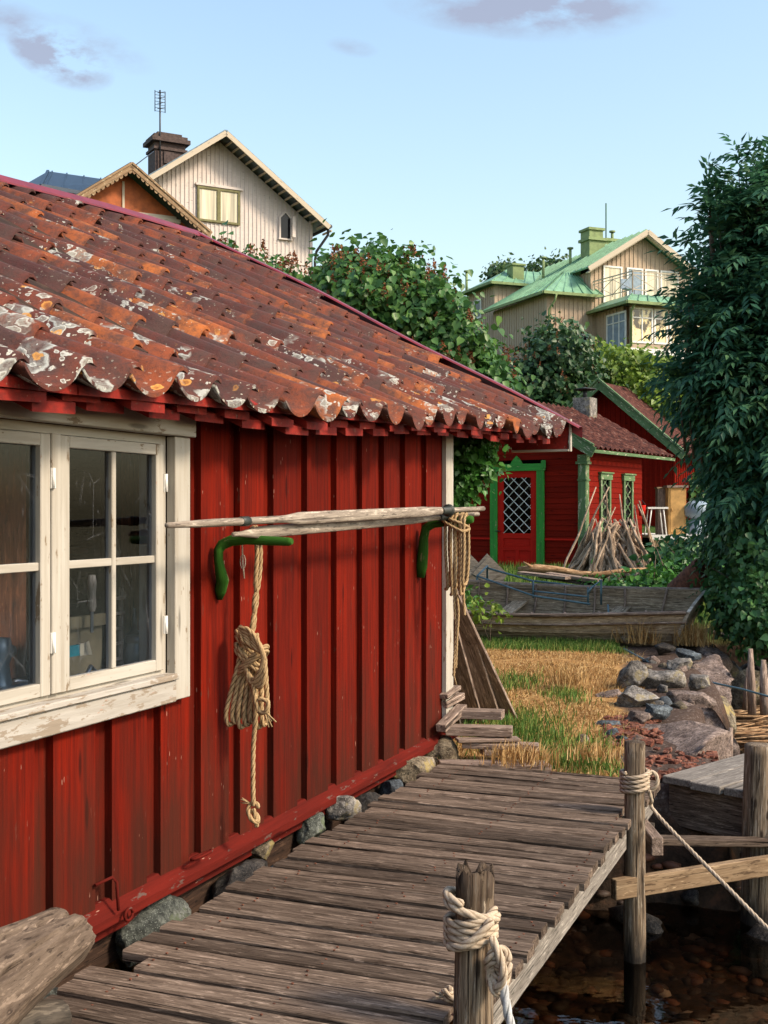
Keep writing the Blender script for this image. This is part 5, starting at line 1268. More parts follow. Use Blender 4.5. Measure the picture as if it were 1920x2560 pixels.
# ------------------------------------------------------------------ the old boat
KS = Vector((3.52, 14.55, -.06)); KB = Vector((-1.35, 17.1, .16)); ax = (KB-KS); BL = ax.length; yaw = math.atan2(ax.y, ax.x)
KS.z -= .10; KB.z -= .06
BT = Thing('rowing_boat', 'old weathered clinker rowing boat stranded on the grass', 'boat', KS, yaw, None)
BT.o.rotation_euler = (R(-12), R(-1.0), yaw)       # heeled towards the viewer
HB = .68
def bw(f): return HB*(.70+.30*math.sin(min(1, f/.45)*math.pi/2))*(1 if f < .45 else math.cos((f-.45)/.55*math.pi/2)**.75)
def sheer(f): return .53+.10*(1-f/.4)**2*(f < .4)+.30*max(0, (f-.45)/.55)**2
def keelz(f): return .03*(1-f)+.35*max(0, (f-.78)/.22)**2
def hullp(f, t, off=0.0):
    b = bw(f); k = keelz(f); h = sheer(f)
    y = b*math.sin(t*math.pi/2)**.75; z = k+(h-k)*(t**1.9)
    if f > .97: y *= .6
    return (f*BL-.45*z*max(0, 1-f*8), y+off, z)
m = MB(); NS = 7; NL = 36
for sg_ in (-1, 1):
    for st in range(NS):
        t0 = st/NS; t1 = (st+1)/NS+.02
        vs = []; gs = []
        for lay in (0, 1):
            for i in range(NL+1):
                f = i/NL
                for (t, o) in ((t0, .022), (t1, .0)):
                    x, y, z = hullp(f, min(t, 1.0)); y2 = max(0, y+(o-lay*.018)*(1 if t > 0 else 0)); vs.append((x, sg_*y2, z-lay*.0)); gs.append((x+st*3, t*1.2+lay*.1, z*.3))
        b = 2*(NL+1); fs = []
        for i in range(NL):
            fs.append((2*i, 2*i+1, 2*i+3, 2*i+2)); fs.append((b+2*i, b+2*i+2, b+2*i+3, b+2*i+1)); fs.append((2*i, 2*i+2, b+2*i+2, b+2*i)); fs.append((2*i+1, b+2*i+1, b+2*i+3, 2*i+3))
        m.add(vs, fs, gs)
BT.part(m, 'hull', M['boat'])
m = MB()
for sg_ in (-1, 1):
    for (oo, zz, r) in ((.025, -.01, .024), (.02, -.13, .014)):
        m.tube([(hullp(i/30, 1)[0], sg_*(hullp(i/30, 1)[1]+oo), hullp(i/30, 1)[2]+zz) for i in range(31)], r, 6)
BT.part(m, 'gunwale', M['grey_plank'])
for i in range(12):
    f = .06+i*.075; m = MB()
    for sg_ in (-1, 1):
        m.tube([(hullp(f, t)[0], sg_*max(.0, hullp(f, t)[1]-.022), hullp(f, t)[2]+.012) for t in np.linspace(0, 1, 9)], .016, 5)
    BT.part(m, 'rib', M['grey_plank'])
m = MB(); poly = [(0, keelz(0)-.02)]+[(hullp(0, t)[1]+.03, hullp(0, t)[2]) for t in np.linspace(.15, 1, 7)]; poly += [(.34, sheer(0)+.04), (0, sheer(0)+.05)]; poly = poly+[(-a, b) for a, b in poly[::-1]][1:-1]
m.prism(poly, -.045, -.005, Matrix(((1, 0, -.45, 0), (0, 1, 0, 0), (0, 0, 1, 0), (0, 0, 0, 1))), plane='yz'); BT.part(m, 'transom', M['pale_transom'])
m = MB(); m.beam((-.06, 0, -.03), (BL*.8, 0, -.02), .05, .09); m.tube([(BL*.8, 0, -.02), (BL*.93, 0, .22), (BL*1.0, 0, .72), (BL*1.01, 0, .92)], .035, 6); BT.part(m, 'keel', M['boat'])
for f in (.14, .40, .64):
    m = MB(); x, y, z = hullp(f, .72); m.box((x-.10, -y, z), (x+.10, y, z+.025), axis=1); BT.part(m, 'thwart', M['boat'])
# steel frame lying in the boat
FR = Thing('steel_frame', 'blue grey tubular steel frame lying inside the old boat', 'frame', (0, 0, 0), 0, None, tuple(P(1330, 1500, 15.8)))
def q3(u, v, Y): return P(u, v, Y)
m = MB()
A = [q3(1193, 1450, 16.6), q3(1215, 1415, 16.9), q3(1235, 1425, 16.6)]
m.tube([q3(1193, 1480, 16.4), q3(1193, 1440, 16.4), q3(1218, 1415, 16.7), q3(1218, 1480, 16.7)], .016, 6)
m.tube([q3(1193, 1440, 16.4), q3(1335, 1490, 15.6), q3(1475, 1510, 15.0)], .014, 6)
m.tube([q3(1218, 1420, 16.7), q3(1330, 1452, 16.2), q3(1470, 1468, 15.6)], .014, 6)
FR.part(m, 'rail', M['steel'])
for (u, v0, v1, Y) in ((1333, 1452, 1495, 15.9), (1470, 1468, 1512, 15.3), (1503, 1450, 1512, 15.3)):
    m = MB(); m.tube([q3(u, v1, Y), q3(u, v0, Y)], .014, 6); FR.part(m, 'upright', M['steel'])
m = MB(); m.tube([q3(1470, 1485, 15.2), q3(1478, 1470, 15.2), q3(1503, 1450, 15.3), q3(1503, 1495, 15.3)], .014, 6); m.tube([q3(1335, 1478, 15.8), q3(1470, 1492, 15.3)], .012, 6); FR.part(m, 'brace', M['steel'])
m = MB(); m.rope([P(1520, 1512, 14.6), P(1521, 1530, 14.45), P(1520, 1555, 14.4)], .012); solo(m, 'tie_rope', M['steel'], 'short blue green line hanging over the boat side', 'rope')
# pointed boards behind the bow
for (u, v, Y, wv, lb) in ((1162, 1372, 19.0, 52, 'pointed weathered board end behind the bow, nearer the wall corner'), (1218, 1384, 18.7, 50, 'second pointed weathered board end in front of the red door')):
    m = MB(); a = P(u, v, Y); h = wv*Y/F
    m.prism([(a.x, a.z), (a.x+h, a.z-h), (a.x+h*.55, a.z-h*1.9), (a.x-h*.9, a.z-h*1.0)], a.y, a.y+.05, plane='xz'); m.prism([(a.x-.0, a.z-.06), (a.x+h*.8, a.z-h*.95), (a.x, a.z-h*1.5), (a.x-h*.75, a.z-h)], a.y-.03, a.y-.001, plane='xz')
    solo(m, 'pointed_board', M['deck_edge'], lb, 'board')
# driftwood and planks behind the boat
m = MB(); pp = [P(1295, 1420, 18.6), P(1340, 1424, 18.5), P(1390, 1428, 18.5), P(1450, 1434, 18.4), P(1500, 1438, 18.3), P(1560, 1430, 18.3), P(1620, 1424, 18.3)]
m.tube([p+Vector((0, 0, random.uniform(-.02, .02))) for p in pp], [.03, .07, .06, .055, .05, .04, .02], 9, noise=.12); m.tube([pp[1], pp[1]+Vector((-.2, 0, .12))], [.04, .01], 6)
solo(m, 'driftwood_log', M['driftwood'], 'long wavy orange driftwood branch lying behind the boat', 'log')
for i, (u0, v0, u1, v1, lb) in enumerate(((1350, 1440, 1520, 1468, 'dark grey board lying lowest behind the boat'), (1370, 1434, 1500, 1452, 'grey board lying under the driftwood branch'), (1300, 1432, 1420, 1445, 'brown board sticking out left under the driftwood'))):
    m = MB(); m.beam(P(u0, v0, 18.0), P(u1, v1, 17.6), .22, .04); solo(m, 'old_board', M['grey_plank'] if i else M['dark_wood'], lb, 'board')
# branch pile
rb_ = random.Random(17); pc = P(1535, 1445, 20.5); GZ = gz(pc.x, 20.5)
for i in range(125):
    a = rb_.uniform(0, 2*math.pi); rad = rb_.uniform(.35, .88); b = Vector((pc.x-.0+rad*math.cos(a)*1.25, 20.6+rad*math.sin(a)*.75, GZ))
    hgt = rb_.uniform(.6, 1.15) if i > 8 else rb_.uniform(1.2, 1.7)
    tp = Vector((pc.x+rb_.uniform(-.3, .3)+.15*math.cos(a), 20.6+rb_.uniform(-.15, .15), GZ+hgt)); md = b.lerp(tp, .5)+Vector((rb_.uniform(-.07, .07), rb_.uniform(-.05, .05), 0))
    m = MB(); r = rb_.uniform(.020, .058)
    if i < 9: r = .022
    m.tube([b, b.lerp(md, .5)+Vector((rb_.uniform(-.03, .03), 0, 0)), md, md.lerp(tp, .5)+Vector((rb_.uniform(-.03, .03), 0, 0)), tp], [r, r*.95, r*.85, r*.7, r*.5], 7, noise=.06)
    solo(m, 'cut_branch', M['bark'], 'cut branch standing in the conical wood pile beside the red cottage', 'branch', 'branches of the conical wood pile', origin=b)

# ------------------------------------------------------------------ red cottage with green trim (frame: x along front wall to the right, y depth)
RA = math.atan2(-.543, .84)         # front wall direction, left to right comes nearer
CC = Vector((3.85, 23.0, 0))
RC = Thing('red_cottage', 'red weatherboarded cottage with green framed glazed door and green trim', 'cottage', CC, RA, None, (-1.5, 1.5, .3))
ZG = .28; ZE = 2.72; DEP = 3.0; WID = 3.15; RIDGE = 3.78
m = MB(); z = ZG
while z < 3.7:      # horizontal boards on the gable front
    top = min(z+.105, 3.7)
    half = WID/2+.0 if z < ZE-.1 else max(0, (RIDGE-.10-z)/(RIDGE-ZE)*(WID/2+.28)-.28)
    x0, x1 = -WID/2-half, -WID/2+half; x1 = min(x1, -.02)
    if half > .05:
        segs = [(x0, x1)]
        if z < 2.44: segs = [(x0, min(x1, -2.02)), (max(x0, -.84), x1)]
        for a, b in segs:
            if b-a > .02: m.prism([(0, z), (-.012, z), (-.002, top), (0.02, top), (.02, z)], a, b, plane='yz')
    z += .107
z = ZG
while z < ZE-.02:
    for a, b in ((0, .72), (1.16, 1.93), (2.32, DEP)) if .95 < z < 2.2 else ((0, DEP),):
        m.prism([(-.02, z), (.012, z), (.002, min(z+.105, ZE)), (-.02, min(z+.105, ZE))], a, b, plane='xz')
    z += .107
m.box((-WID, .021, ZG), (-.021, DEP, ZG+.02)); m.box((-WID, .03, ZG), (-WID+.02, DEP, ZE)); m.box((-WID, DEP-.02, ZG), (0, DEP, ZE))
RC.part(m, 'wall', M['brick_red'])
m = MB(); m.box((-WID-.03, -.03, .95), (-2.03, .0, .985)); m.box((-.83, -.03, .95), (-.02, .0, .985)); RC.part(m, 'rail_moulding', M['bright_red'])
# pilasters
m = MB(); m.box((-.12, -.05, ZG), (.04, -.013, 2.42), axis=2); m.box((.0125, -.012, ZG), (.045, .10, 2.42), axis=2); m.box((-.16, -.08, 2.42), (.08, .13, 2.47)); m.box((-.13, -.06, 2.47), (.06, .11, 2.60)); m.box((-.13, -.065, 2.10), (.06, .12, 2.13)); m.box((-.13, -.065, 1.00), (.06, .12, 1.03))
RC.part(m, 'pilaster', M['pale_green'], label='green corner pilaster between door wall and side wall')
m = MB(); m.box((-WID-.06, -.06, ZG), (-WID+.13, -.013, 2.42), axis=2); RC.part(m, 'pilaster', M['green_house'])
# door
fr = MB(); X0, X1 = -2.02, -.84; DT = 2.45
fr.box((X0, -.055, ZG), (X0+.16, -.014, DT-.14), axis=2); fr.box((X1-.16, -.055, ZG), (X1, -.014, DT-.14), axis=2)
fr.box((X0-.02, -.065, DT-.139), (X1+.02, -.014, DT+.0), axis=0); fr.box((X0-.06, -.07, DT-.10), (X0+.02, -.0655, DT+.06)); fr.box((X1-.05, -.07, DT-.10), (X1+.05, -.0655, DT+.06))
fr.prism([(-1.56, DT+.001), (-1.30, DT+.001), (-1.34, DT+.07), (-1.43, DT+.16), (-1.52, DT+.07)], -.06, -.03, plane='xz')
do = RC.part(fr, 'door_frame', M['green_house'])
d = MB(); a0, a1 = X0+.161, X1-.161; z0, z1 = ZG+.02, DT-.14
d.box((a0, -.03, z0), (a0+.13, .01, z1), axis=2); d.box((a1-.13, -.03, z0), (a1, .01, z1), axis=2); d.box((a0+.13, -.03, z1-.13), (a1-.13, .01, z1), axis=0); d.box((a0+.13, -.03, .98), (a1-.13, .01, 1.08), axis=0)
d.box((a0+.13, -.03, .74), (a1-.13, .01, .80), axis=0); d.box((a0+.13, -.03, z0), (a1-.13, .01, z0+.12), axis=0); d.box(((a0+a1)/2-.035, -.03, z0+.12), ((a0+a1)/2+.035, .01, .74), axis=2)
d.box((a0+.13, -.015, z0+.12), (a1-.13, .0, 1.0)); d.box((a0+.17, -.022, .83), (a1-.17, -.016, .95))
dr = RC.part(d, 'door', M['bright_red'], label='bright red door with diamond lattice glazing')
g = MB(); g.box((a0+.13, -.005, 1.08), (a1-.13, 0, z1-.13)); RC.part(g, 'pane', M['glass'], parent=dr)
lt = MB(); gx0, gx1, gz0, gz1 = a0+.13, a1-.13, 1.08, z1-.13; stp = .21
def clipseg(p, q):
    pts = []
    (x0_, z0_), (x1_, z1_) = p, q
    t0, t1 = 0, 1
    for (pp_, qq_) in ((-(x1_-x0_), x0_-gx0), ((x1_-x0_), gx1-x0_), (-(z1_-z0_), z0_-gz0), ((z1_-z0_), gz1-z0_)):
        if pp_ == 0: continue
        r_ = qq_/pp_
        if pp_ < 0: t0 = max(t0, r_)
        else: t1 = min(t1, r_)
    if t0 >= t1: return None
    return ((x0_+(x1_-x0_)*t0, z0_+(z1_-z0_)*t0), (x0_+(x1_-x0_)*t1, z0_+(z1_-z0_)*t1))
for k in range(-8, 16):
    for sgn, yv in ((1, -.012), (-1, -.018)):
        sl_ = 1.25; x_ = gx0; zc = gz0+k*stp
        c_ = clipseg((gx0, zc if sgn > 0 else zc), (gx1, zc+sgn*sl_*(gx1-gx0)*.75))
        if c_: lt.beam((c_[0][0], yv, c_[0][1]), (c_[1][0], yv, c_[1][1]), .006, .030, up=(0, 1, 0))
RC.part(lt, 'lattice', M['white_plain'], parent=dr)
kb = MB(); kb.tube([(a0+.05, -.03, 1.12), (a0+.05, -.08, 1.12), (a0-.02, -.09, 1.12)], .012, 6); RC.part(kb, 'handle', M['black_metal'], parent=dr)
# side windows
for y0_ in (.72, 1.93):
    w_ = MB(); y1_ = y0_+.44
    w_.box((.013, y0_-.04, .93), (.05, y0_+.04, 2.14), axis=2); w_.box((.013, y1_-.04, .93), (.05, y1_+.04, 2.14), axis=2); w_.box((.013, y0_-.08, 2.141), (.065, y1_+.08, 2.26)); w_.box((.013, y0_-.10, 2.261), (.09, y1_+.10, 2.29)); w_.box((.013, y0_-.08, .88), (.07, y1_+.08, .929))
    for k in range(5):
        w_.beam((.02, y0_+.04, 1.0+k*.24), (.02, y1_-.04, 1.24+k*.24), .01, .02); w_.beam((.022, y1_-.04, 1.0+k*.24), (.022, y0_+.04, 1.24+k*.24), .01, .02)
    wo = RC.part(w_, 'window_frame', M['pale_green'], label='pale green lattice window frame')
    g = MB(); g.box((-.004, y0_, .93), (.0, y1_, 2.14)); RC.part(g, 'pane', M['win_dark'], parent=wo)
# roof
m = MB(); OV = .30; y0r, y1r = -.30, 4.2; cx = -WID/2; slope = (RIDGE-ZE)/(WID/2+OV)
cols_ = 30; rows_ = 26
for sg_ in (1, -1):
    vs = []; ncol = int((y1r-y0r)/.045)
    for j in range(ncol+1):
        y = y0r+(y1r-y0r)*j/ncol
        for i in range(rows_+1):
            f = i/rows_; x = cx+sg_*(WID/2+OV)*(1-f); zz = ZE-.03+(RIDGE-ZE)*f; vs.append((x, y, zz+.028*math.sin(2*math.pi*y/.24)+.03*(1-((f*9) % 1))+random.uniform(-.004, .004)))
    k_ = rows_+1; m.add(vs, [(j*k_+i, (j+1)*k_+i, (j+1)*k_+i+1, j*k_+i+1) for j in range(ncol) for i in range(rows_)])
n = NT('far_pantiles'); o_ = n.gc('o'); c = n.ramp(n.noise(o_, 9, 6, .75), [(.36, (.022, .011, .010)), (.5, (.065, .024, .019)), (.60, (.12, .045, .032)), (.68, (.20, .17, .15))]); n.bump(n.noise(o_, 30, 3), .5, .02); M['fartile'] = n.fin(c, .9, .1)
RC.part(m, 'roof_tiles', M['fartile'], fix=False)
m = MB()
for sg_ in (1, -1):
    e_ = Vector((cx+sg_*(WID/2+OV+.02), y0r-.02, ZE-.10)); t_ = Vector((cx, y0r-.02, RIDGE-.08))
    m.beam(e_, t_, .03, .20, up=(0, 0, 1)); m.beam(e_+Vector((0, -.01, .14)), t_+Vector((0, -.01, .14)), .07, .035)
m.beam((cx+WID/2+OV, y0r, ZE-.07), (cx+WID/2+OV, y1r, ZE-.07), .03, .06)
RC.part(m, 'bargeboard', M['pale_green'])
m = MB(); m.box((cx-.05, 3.3-.2, 3.55), (cx+.35, 3.5, 4.02)); ch = RC.part(m, 'chimney', M['stone_grey']); m = MB(); m.tube([(cx+.15, 3.3, 4.02), (cx+.15, 3.3, 4.2)], .05, 10); m.lathe([(0, .03), (.24, 0), (.25, .02), (0, .06)], (cx+.15, 3.3, 4.2), 16); RC.part(m, 'chimney_cap', M['black_metal'], parent=ch)

# taller red shed behind
TS = Thing('red_shed', 'taller red boarded shed with pale green gable edge behind the cottage', 'shed', (5.4, 29.2, 0), RA, None, (0, 1.5, .6))
PKZ = 4.62; EVZ = 3.05; HWd = 1.72
m = MB(); x = -HWd
while x < HWd-.01:
    x2 = min(x+.13, HWd); zt0 = PKZ-(PKZ-EVZ)*abs(x)/(HWd+.2)-.08; zt1 = PKZ-(PKZ-EVZ)*abs(x2)/(HWd+.2)-.08
    m.prism([(x, .3), (x2-.012, .3), (x2-.012, zt1), (x, zt0)], -.0, .02, plane='xz'); m.prism([(x2-.035, .3), (x2+.012, .3), (x2+.012, zt1-.02), (x2-.035, zt0-.05)], -.018, -.0005, plane='xz'); x = x2
y = .02
while y < 3.5: m.box((HWd-.02, y, .3), (HWd, y+.13-.01, EVZ+.05), axis=2); m.box((HWd+.0005, y+.09, .3), (HWd+.018, y+.14, EVZ), axis=2); y += .13
m.box((-HWd, .02, .3), (-HWd+.02, 3.5, EVZ)); TS.part(m, 'wall', M['brick_red'])
m = MB()
for sg_ in (1, -1): m.beam((sg_*(HWd+.35), 1.7, EVZ-.20), (0, 1.7, PKZ), 4.2, .05, up=(0, 0, 1))
TS.part(m, 'roof', M['fartile'])
m = MB()
for sg_ in (1, -1): m.beam((sg_*(HWd+.38), -.45, EVZ-.26), (0, -.45, PKZ-.05), .04, .20); m.beam((sg_*(HWd+.38), -.47, EVZ-.13), (0, -.47, PKZ+.08), .10, .04)
TS.part(m, 'bargeboard', M['pale_green'])

# ------------------------------------------------------------------ terrace with its furniture
TR = Thing('wooden_terrace', 'pale wooden terrace with white edge behind the bushes at the right', 'terrace', (0, 0, 0), 0, None, (6.6, 26, .5))
TY = 25.5; zt = CH-(1338-1280)/F*TY
m = MB(); m.box((5.66, TY, zt-.06), (9.0, TY+3, zt)); m.box((5.66, TY-.04, zt-.09), (9.0, TY-.001, zt+.01)); TR.part(m, 'deck', M['white_plain'])
m = MB()
for k in range(5): m.box((5.7, TY-.02, zt-.10-.125*(k+1)+.005), (9.0, TY+.02, zt-.10-.125*k), axis=0)
TR.part(m, 'skirting', M['tan_wood'])
def onT(u, Y=None): return (u-960)/F*(Y or TY)
t = Thing('wooden_cabinet', 'tall ochre wooden cabinet standing on the terrace', 'cabinet', (onT(1688, TY+.6), TY+.6, zt))
m = MB(); m.box((-.18, -.15, .0), (.20, .15, 1.02)); t.part(m, 'body', M['ochre']); m = MB(); m.box((-.22, -.19, 1.021), (.24, .19, 1.07)); t.part(m, 'top', M['grey_plank']); m = MB(); m.box((-.14, -.165, .06), (.16, -.151, .96)); m.tube([(-.11, -.18, .5), (-.11, -.18, .58)], .01, 6); t.part(m, 'door', M['ochre'])
t = Thing('grey_cabinet', 'grey wooden locker left of the ochre cabinet on the terrace', 'cabinet', (onT(1655, TY+.9), TY+.9, zt)); m = MB(); m.box((-.12, -.12, .0), (.12, .12, 1.0)); t.part(m, 'body', M['grey_plank']); m = MB(); m.box((-.14, -.14, 1.001), (.14, .14, 1.04)); t.part(m, 'top', M['tan_wood'])
t = Thing('garden_table', 'white garden table at the left end of the terrace', 'table', (onT(1640, TY+.35), TY+.35, zt))
m = MB(); m.box((-.22, -.2, .56), (.22, .2, .60)); t.part(m, 'tabletop', M['white_plain'])
for a, b in ((-.19, -.17), (.17, -.17), (-.19, .17), (.17, .17)): m = MB(); m.tube([(a*1.1, b, 0), (a*.7, b, .56)], .014, 6); t.part(m, 'leg', M['white_plain'])
t = Thing('covered_grill', 'covered kettle grill under a grey blue cover on the terrace', 'grill', (onT(1742, TY+.5), TY+.5, zt))
m = MB(); m.lathe([(.22, .02), (.20, .30), (.12, .34), (.28, .42), (.30, .62), (.16, .72), (0, .75)], n=18); t.part(m, 'cover', M['grey_cover']); m = MB()
for a in range(3): m.tube([(.2*math.cos(a*2.1), .2*math.sin(a*2.1), 0), (.1*math.cos(a*2.1), .1*math.sin(a*2.1), .3)], .015, 6)
t.part(m, 'legs', M['black_metal'])
t = Thing('fire_bucket', 'small red bucket hanging at the side of the red shed', 'bucket', (onT(1605, 24.6), 24.6, 1.42)); m = MB(); m.lathe([(0, 0), (.06, 0), (.08, .22), (.075, .22)], n=12); t.part(m, 'body', M['bright_red']); m = MB(); m.tube([(-.075, 0, .22), (0, 0, .33), (.075, 0, .22)], .006, 6); t.part(m, 'handle', M['black_metal'])

# rusty culvert pipe
cp = P(1735, 1462, 15.4); axp = Vector((.50, -.50, .62)).normalized(); m = MB(); vs = []; n_ = 28; K = 44; e1 = axp.orthogonal().normalized(); e2 = axp.cross(e1)
for lay in (0, 1):
    for i in range(K+1):
        f = i/K; r = .225+.010*math.sin(f*2*math.pi*9)-lay*.012
        for j in range(n_): a = 2*math.pi*j/n_; vs.append(cp+axp*(f*.52-.26)+e1*r*math.cos(a)+e2*r*math.sin(a))
b = (K+1)*n_; fs = []
for lay in (0, 1):
    for i in range(K):
        for j in range(n_): q = (lay*b+i*n_+j, lay*b+i*n_+(j+1) % n_, lay*b+(i+1)*n_+(j+1) % n_, lay*b+(i+1)*n_+j); fs.append(q)
for i in (0, K):
    for j in range(n_): fs.append((i*n_+j, i*n_+(j+1) % n_, b+i*n_+(j+1) % n_, b+i*n_+j))
m.add(vs, fs, None, 0, True); solo(m, 'corrugated_pipe', M['rust'], 'rusty corrugated pipe tilted up beyond the boat stern', 'pipe')

# water side bits at the right: stumps, reeds, thin blue line
for (u, vb, vt, Y, r, lb) in ((1880, 1745, 1622, 12.6, .045, 'broken grey stake standing highest in the water at the right'), (1912, 1745, 1650, 12.4, .05, 'split stake at the very right edge of the water'), (1862, 1735, 1670, 12.8, .03, 'short leaning pale stake left of the broken grey one'), (1820, 1890, 1820, 9.0, .03, 'short stick rising from the water behind the landing stage')):
    m = MB(); a = P(u, vb+40, Y); c = P(u+(8 if r < .04 else -4), vt, Y); m.tube([a, a.lerp(c, .5), c], [r, r*.95, r*.5], 8, noise=.12); solo(m, 'water_stake', M['grey_plank'], lb, 'stake')
m = MB(); rr_ = random.Random(8)
for i in range(260):
    y = rr_.uniform(11.4, 14.2); x = edge_x(y)+rr_.uniform(.05, 2.2); a = rr_.gauss(0, .35); l = rr_.uniform(.15, .6); m.tube([(x-l*math.cos(a), y-l*math.sin(a), WZ+rr_.uniform(.0, .05)), (x+l*math.cos(a), y+l*math.sin(a), WZ+rr_.uniform(.0, .10))], .006, 4)
solo(m, 'floating_reeds', M['driftwood'], 'mat of broken orange reeds floating at the foot of the quay', 'reeds', kind='stuff')
m = MB(); m.tube([P(1560, 1622, 13.6), P(1640, 1665, 12.6), P(1760, 1702, 11.8), P(1860, 1724, 11.2), P(1990, 1760, 10.6)], .011, 6); solo(m, 'blue_line', M['steel'], 'thin blue green mooring line stretched over the stones', 'rope')
m = MB(); m.beam(P(1770, 1575, 15.0), P(1900, 1620, 14.2), .10, .03); solo(m, 'bank_board', M['grey_plank'], 'weathered board sloping under the dark shrub right of the stern', 'board')
for i, (u, v, Y) in enumerate(((1830, 1650, 14.3), (1870, 1690, 13.6), (1900, 1640, 14.5), (1800, 1680, 14.0))):
    p = P(u, v, Y); rock('bank_stone', (p.x, p.y, -.55), (.35, .3, .3), M['stone_tan' if i % 2 else 'stone_dark'], ['tan bank stone left of the stakes', 'dark bank stone behind the stakes', 'tan bank stone at the right edge under the shrub', 'dark bank stone beside the quay wall'][i], 'stone', None, 500+i)

# ------------------------------------------------------------------ houses on the hill
def house_frame(u, Y, ang): return Vector(((u-960)/F*Y, Y, 0)), ang
# cream gable house; frame x along the gable wall (receding right), y depth back-left
HA = math.atan2(.479, .878); O1 = Vector((-5.52, 40, 0))
CH1 = Thing('cream_house', 'cream boarded gable house with small arched window on the hill', 'house', O1, HA, None, (0, 3, 6.5))
PK = 14.0; TG = .71; HW = 3.40; OVH = .36
m = MB(); x = -HW
while x < HW-.001:
    x2 = min(x+.15, HW); zl = lambda q: PK-.12-TG*abs(q)
    m.prism([(x, 6.3), (x2, 6.3), (x2, zl(x2)), (x, zl(x))], 0, .03, plane='xz'); m.box((x2-.022, -.022, 6.3), (x2+.022, -.0005, min(zl(x2-.022), zl(x2+.022))-.03), axis=2); x = x2
m.box((-HW, .03, 6.3), (-HW+.05, 8, PK-TG*HW-.1)); m.box((HW-.05, .03, 6.3), (HW, 8, PK-TG*HW-.1)); m.box((-HW, 7.9, 6.3), (HW, 8, PK-TG*HW-.2))
m.box((-HW-.02, -.05, 10.02), (HW+.02, -.023, 10.10)); m.box((HW-.06, -.06, 6.3), (HW+.04, .1, PK-TG*HW), axis=2)
CH1.part(m, 'wall', M['cream'])
m = MB()
for sg_ in (1, -1): m.beam((sg_*(HW+OVH), 3.8, PK-TG*(HW+OVH)+.02), (0, 3.8, PK+.02), 9.0, .09)
rf = CH1.part(m, 'roof', M['blue_grey'])
m = MB()
for sg_ in (1, -1): m.beam((sg_*(HW+OVH), -.73, PK-TG*(HW+OVH)-.07), (0, -.73, PK-.07), .05, .16)
for k in range(16):
    for sg_ in (1, -1): xx = sg_*(.25+k*.24); m.beam((xx, -.70, PK-.10-TG*abs(xx)), (xx, -.02, PK-.10-TG*abs(xx)), .05, .06)
CH1.part(m, 'bargeboard', M['cream_trim'])
# window: u 492-597, v 470-562
def gw(u, v): # to frame x,z on the gable plane
    r = (u-960)/F; c, s_ = math.cos(HA), math.sin(HA); t_ = (r*O1.y-O1.x)/(c-r*s_); Y = O1.y+s_*t_; return t_, CH-(v-1280)/F*Y
x0, z1 = gw(492, 468); x1, z0 = gw(598, 563); z1 = gw(545, 472)[1]; z0 = gw(545, 558)[1]
m = MB()
for a, b, c, d_ in ((x0, x0+.07, z0, z1), (x1-.07, x1, z0, z1), ((x0+x1)/2-.06, (x0+x1)/2+.06, z0+.0705, z1-.0705)): m.box((a, -.08, c), (b, -.024, d_), axis=2)
m.box((x0+.0705, -.08, z0), (x1-.0705, -.024, z0+.07)); m.box((x0+.0705, -.08, z1-.07), (x1-.0705, -.024, z1))
M['olive'] = plain('olive_window_frame', (.13, .12, .04), .6); wo = CH1.part(m, 'window_frame', M['olive'])
g = MB(); g.box((x0+.03, -.045, z0+.03), (x1-.03, -.04, z1-.03)); CH1.part(g, 'pane', M['curtain'], parent=wo)
g = MB(); g.box((x0-.06, -.10, z1+.02), (x1+.10, -.023, z1+.10)); CH1.part(g, 'window_hood', M['cream'], parent=wo)
xa, zb = gw(700, 592); xb, zt_ = gw(724, 535); m = MB(); zs = zt_-.18
m.prism([(xa-.06, zb-.05), (xa, zb-.05), (xa, zs), ((xa+xb)/2, zt_), (xb, zs), (xb, zb-.05), (xb+.06, zb-.05), (xb+.06, zs+.03), ((xa+xb)/2, zt_+.09), (xa-.06, zs+.03)], -.08, -.024, plane='xz'); m.box((xa-.08, -.09, zb-.10), (xb+.08, -.023, zb-.05))
wo = CH1.part(m, 'window_frame', M['cream'], label='small arched window frame'); g = MB(); g.prism([(xa, zb-.05), (xb, zb-.05), (xb, zs), ((xa+xb)/2, zt_-.01), (xa, zs)], -.05, -.024, plane='xz'); CH1.part(g, 'pane', M['win_dark'], parent=wo)
g = MB(); g.prism([(xb, zb), (xb+.12, zb-.02), (xb+.12, zs+.05), (xb, zs+.05)], -.25, -.22, plane='xz'); CH1.part(g, 'shutter', M['cream'], parent=wo)
m = MB(); ex = HW+OVH+.06; ez = PK-TG*(HW+OVH)-.02
m.tube([(ex, -.7, ez), (ex, 8.2, ez)], .07, 8); m.tube([(ex, -.5, ez), (ex, -.5, ez-.25), (HW+.12, -.2, ez-.8), (HW+.10, -.12, ez-1.1), (HW+.10, -.12, 6.4)], .05, 8)
CH1.part(m, 'gutter', M['black_metal'])
xc, zc = gw(430, 400)
m = MB(); m.box((-1.50, 2.1, 11.5), (-.42, 2.9, 14.22)); m.box((-1.64, 1.95, 14.221), (-.28, 3.05, 14.36)); m.box((-1.56, 2.02, 14.361), (-.36, 2.98, 14.47)); m.box((-1.40, 2.15, 14.471), (-.52, 2.85, 14.58)); m.box((-1.2, 2.05, 13.5), (-.85, 2.099, 13.9)); m.box((-1.56, 2.04, 13.95), (-.36, 2.96, 14.04))
chm = CH1.part(m, 'chimney', M['brown_brick'])
AN = Thing('tv_antenna', 'thin television antenna standing on the brown chimney', 'antenna', O1, HA, None, (-1.36, 2.0, 13.0))
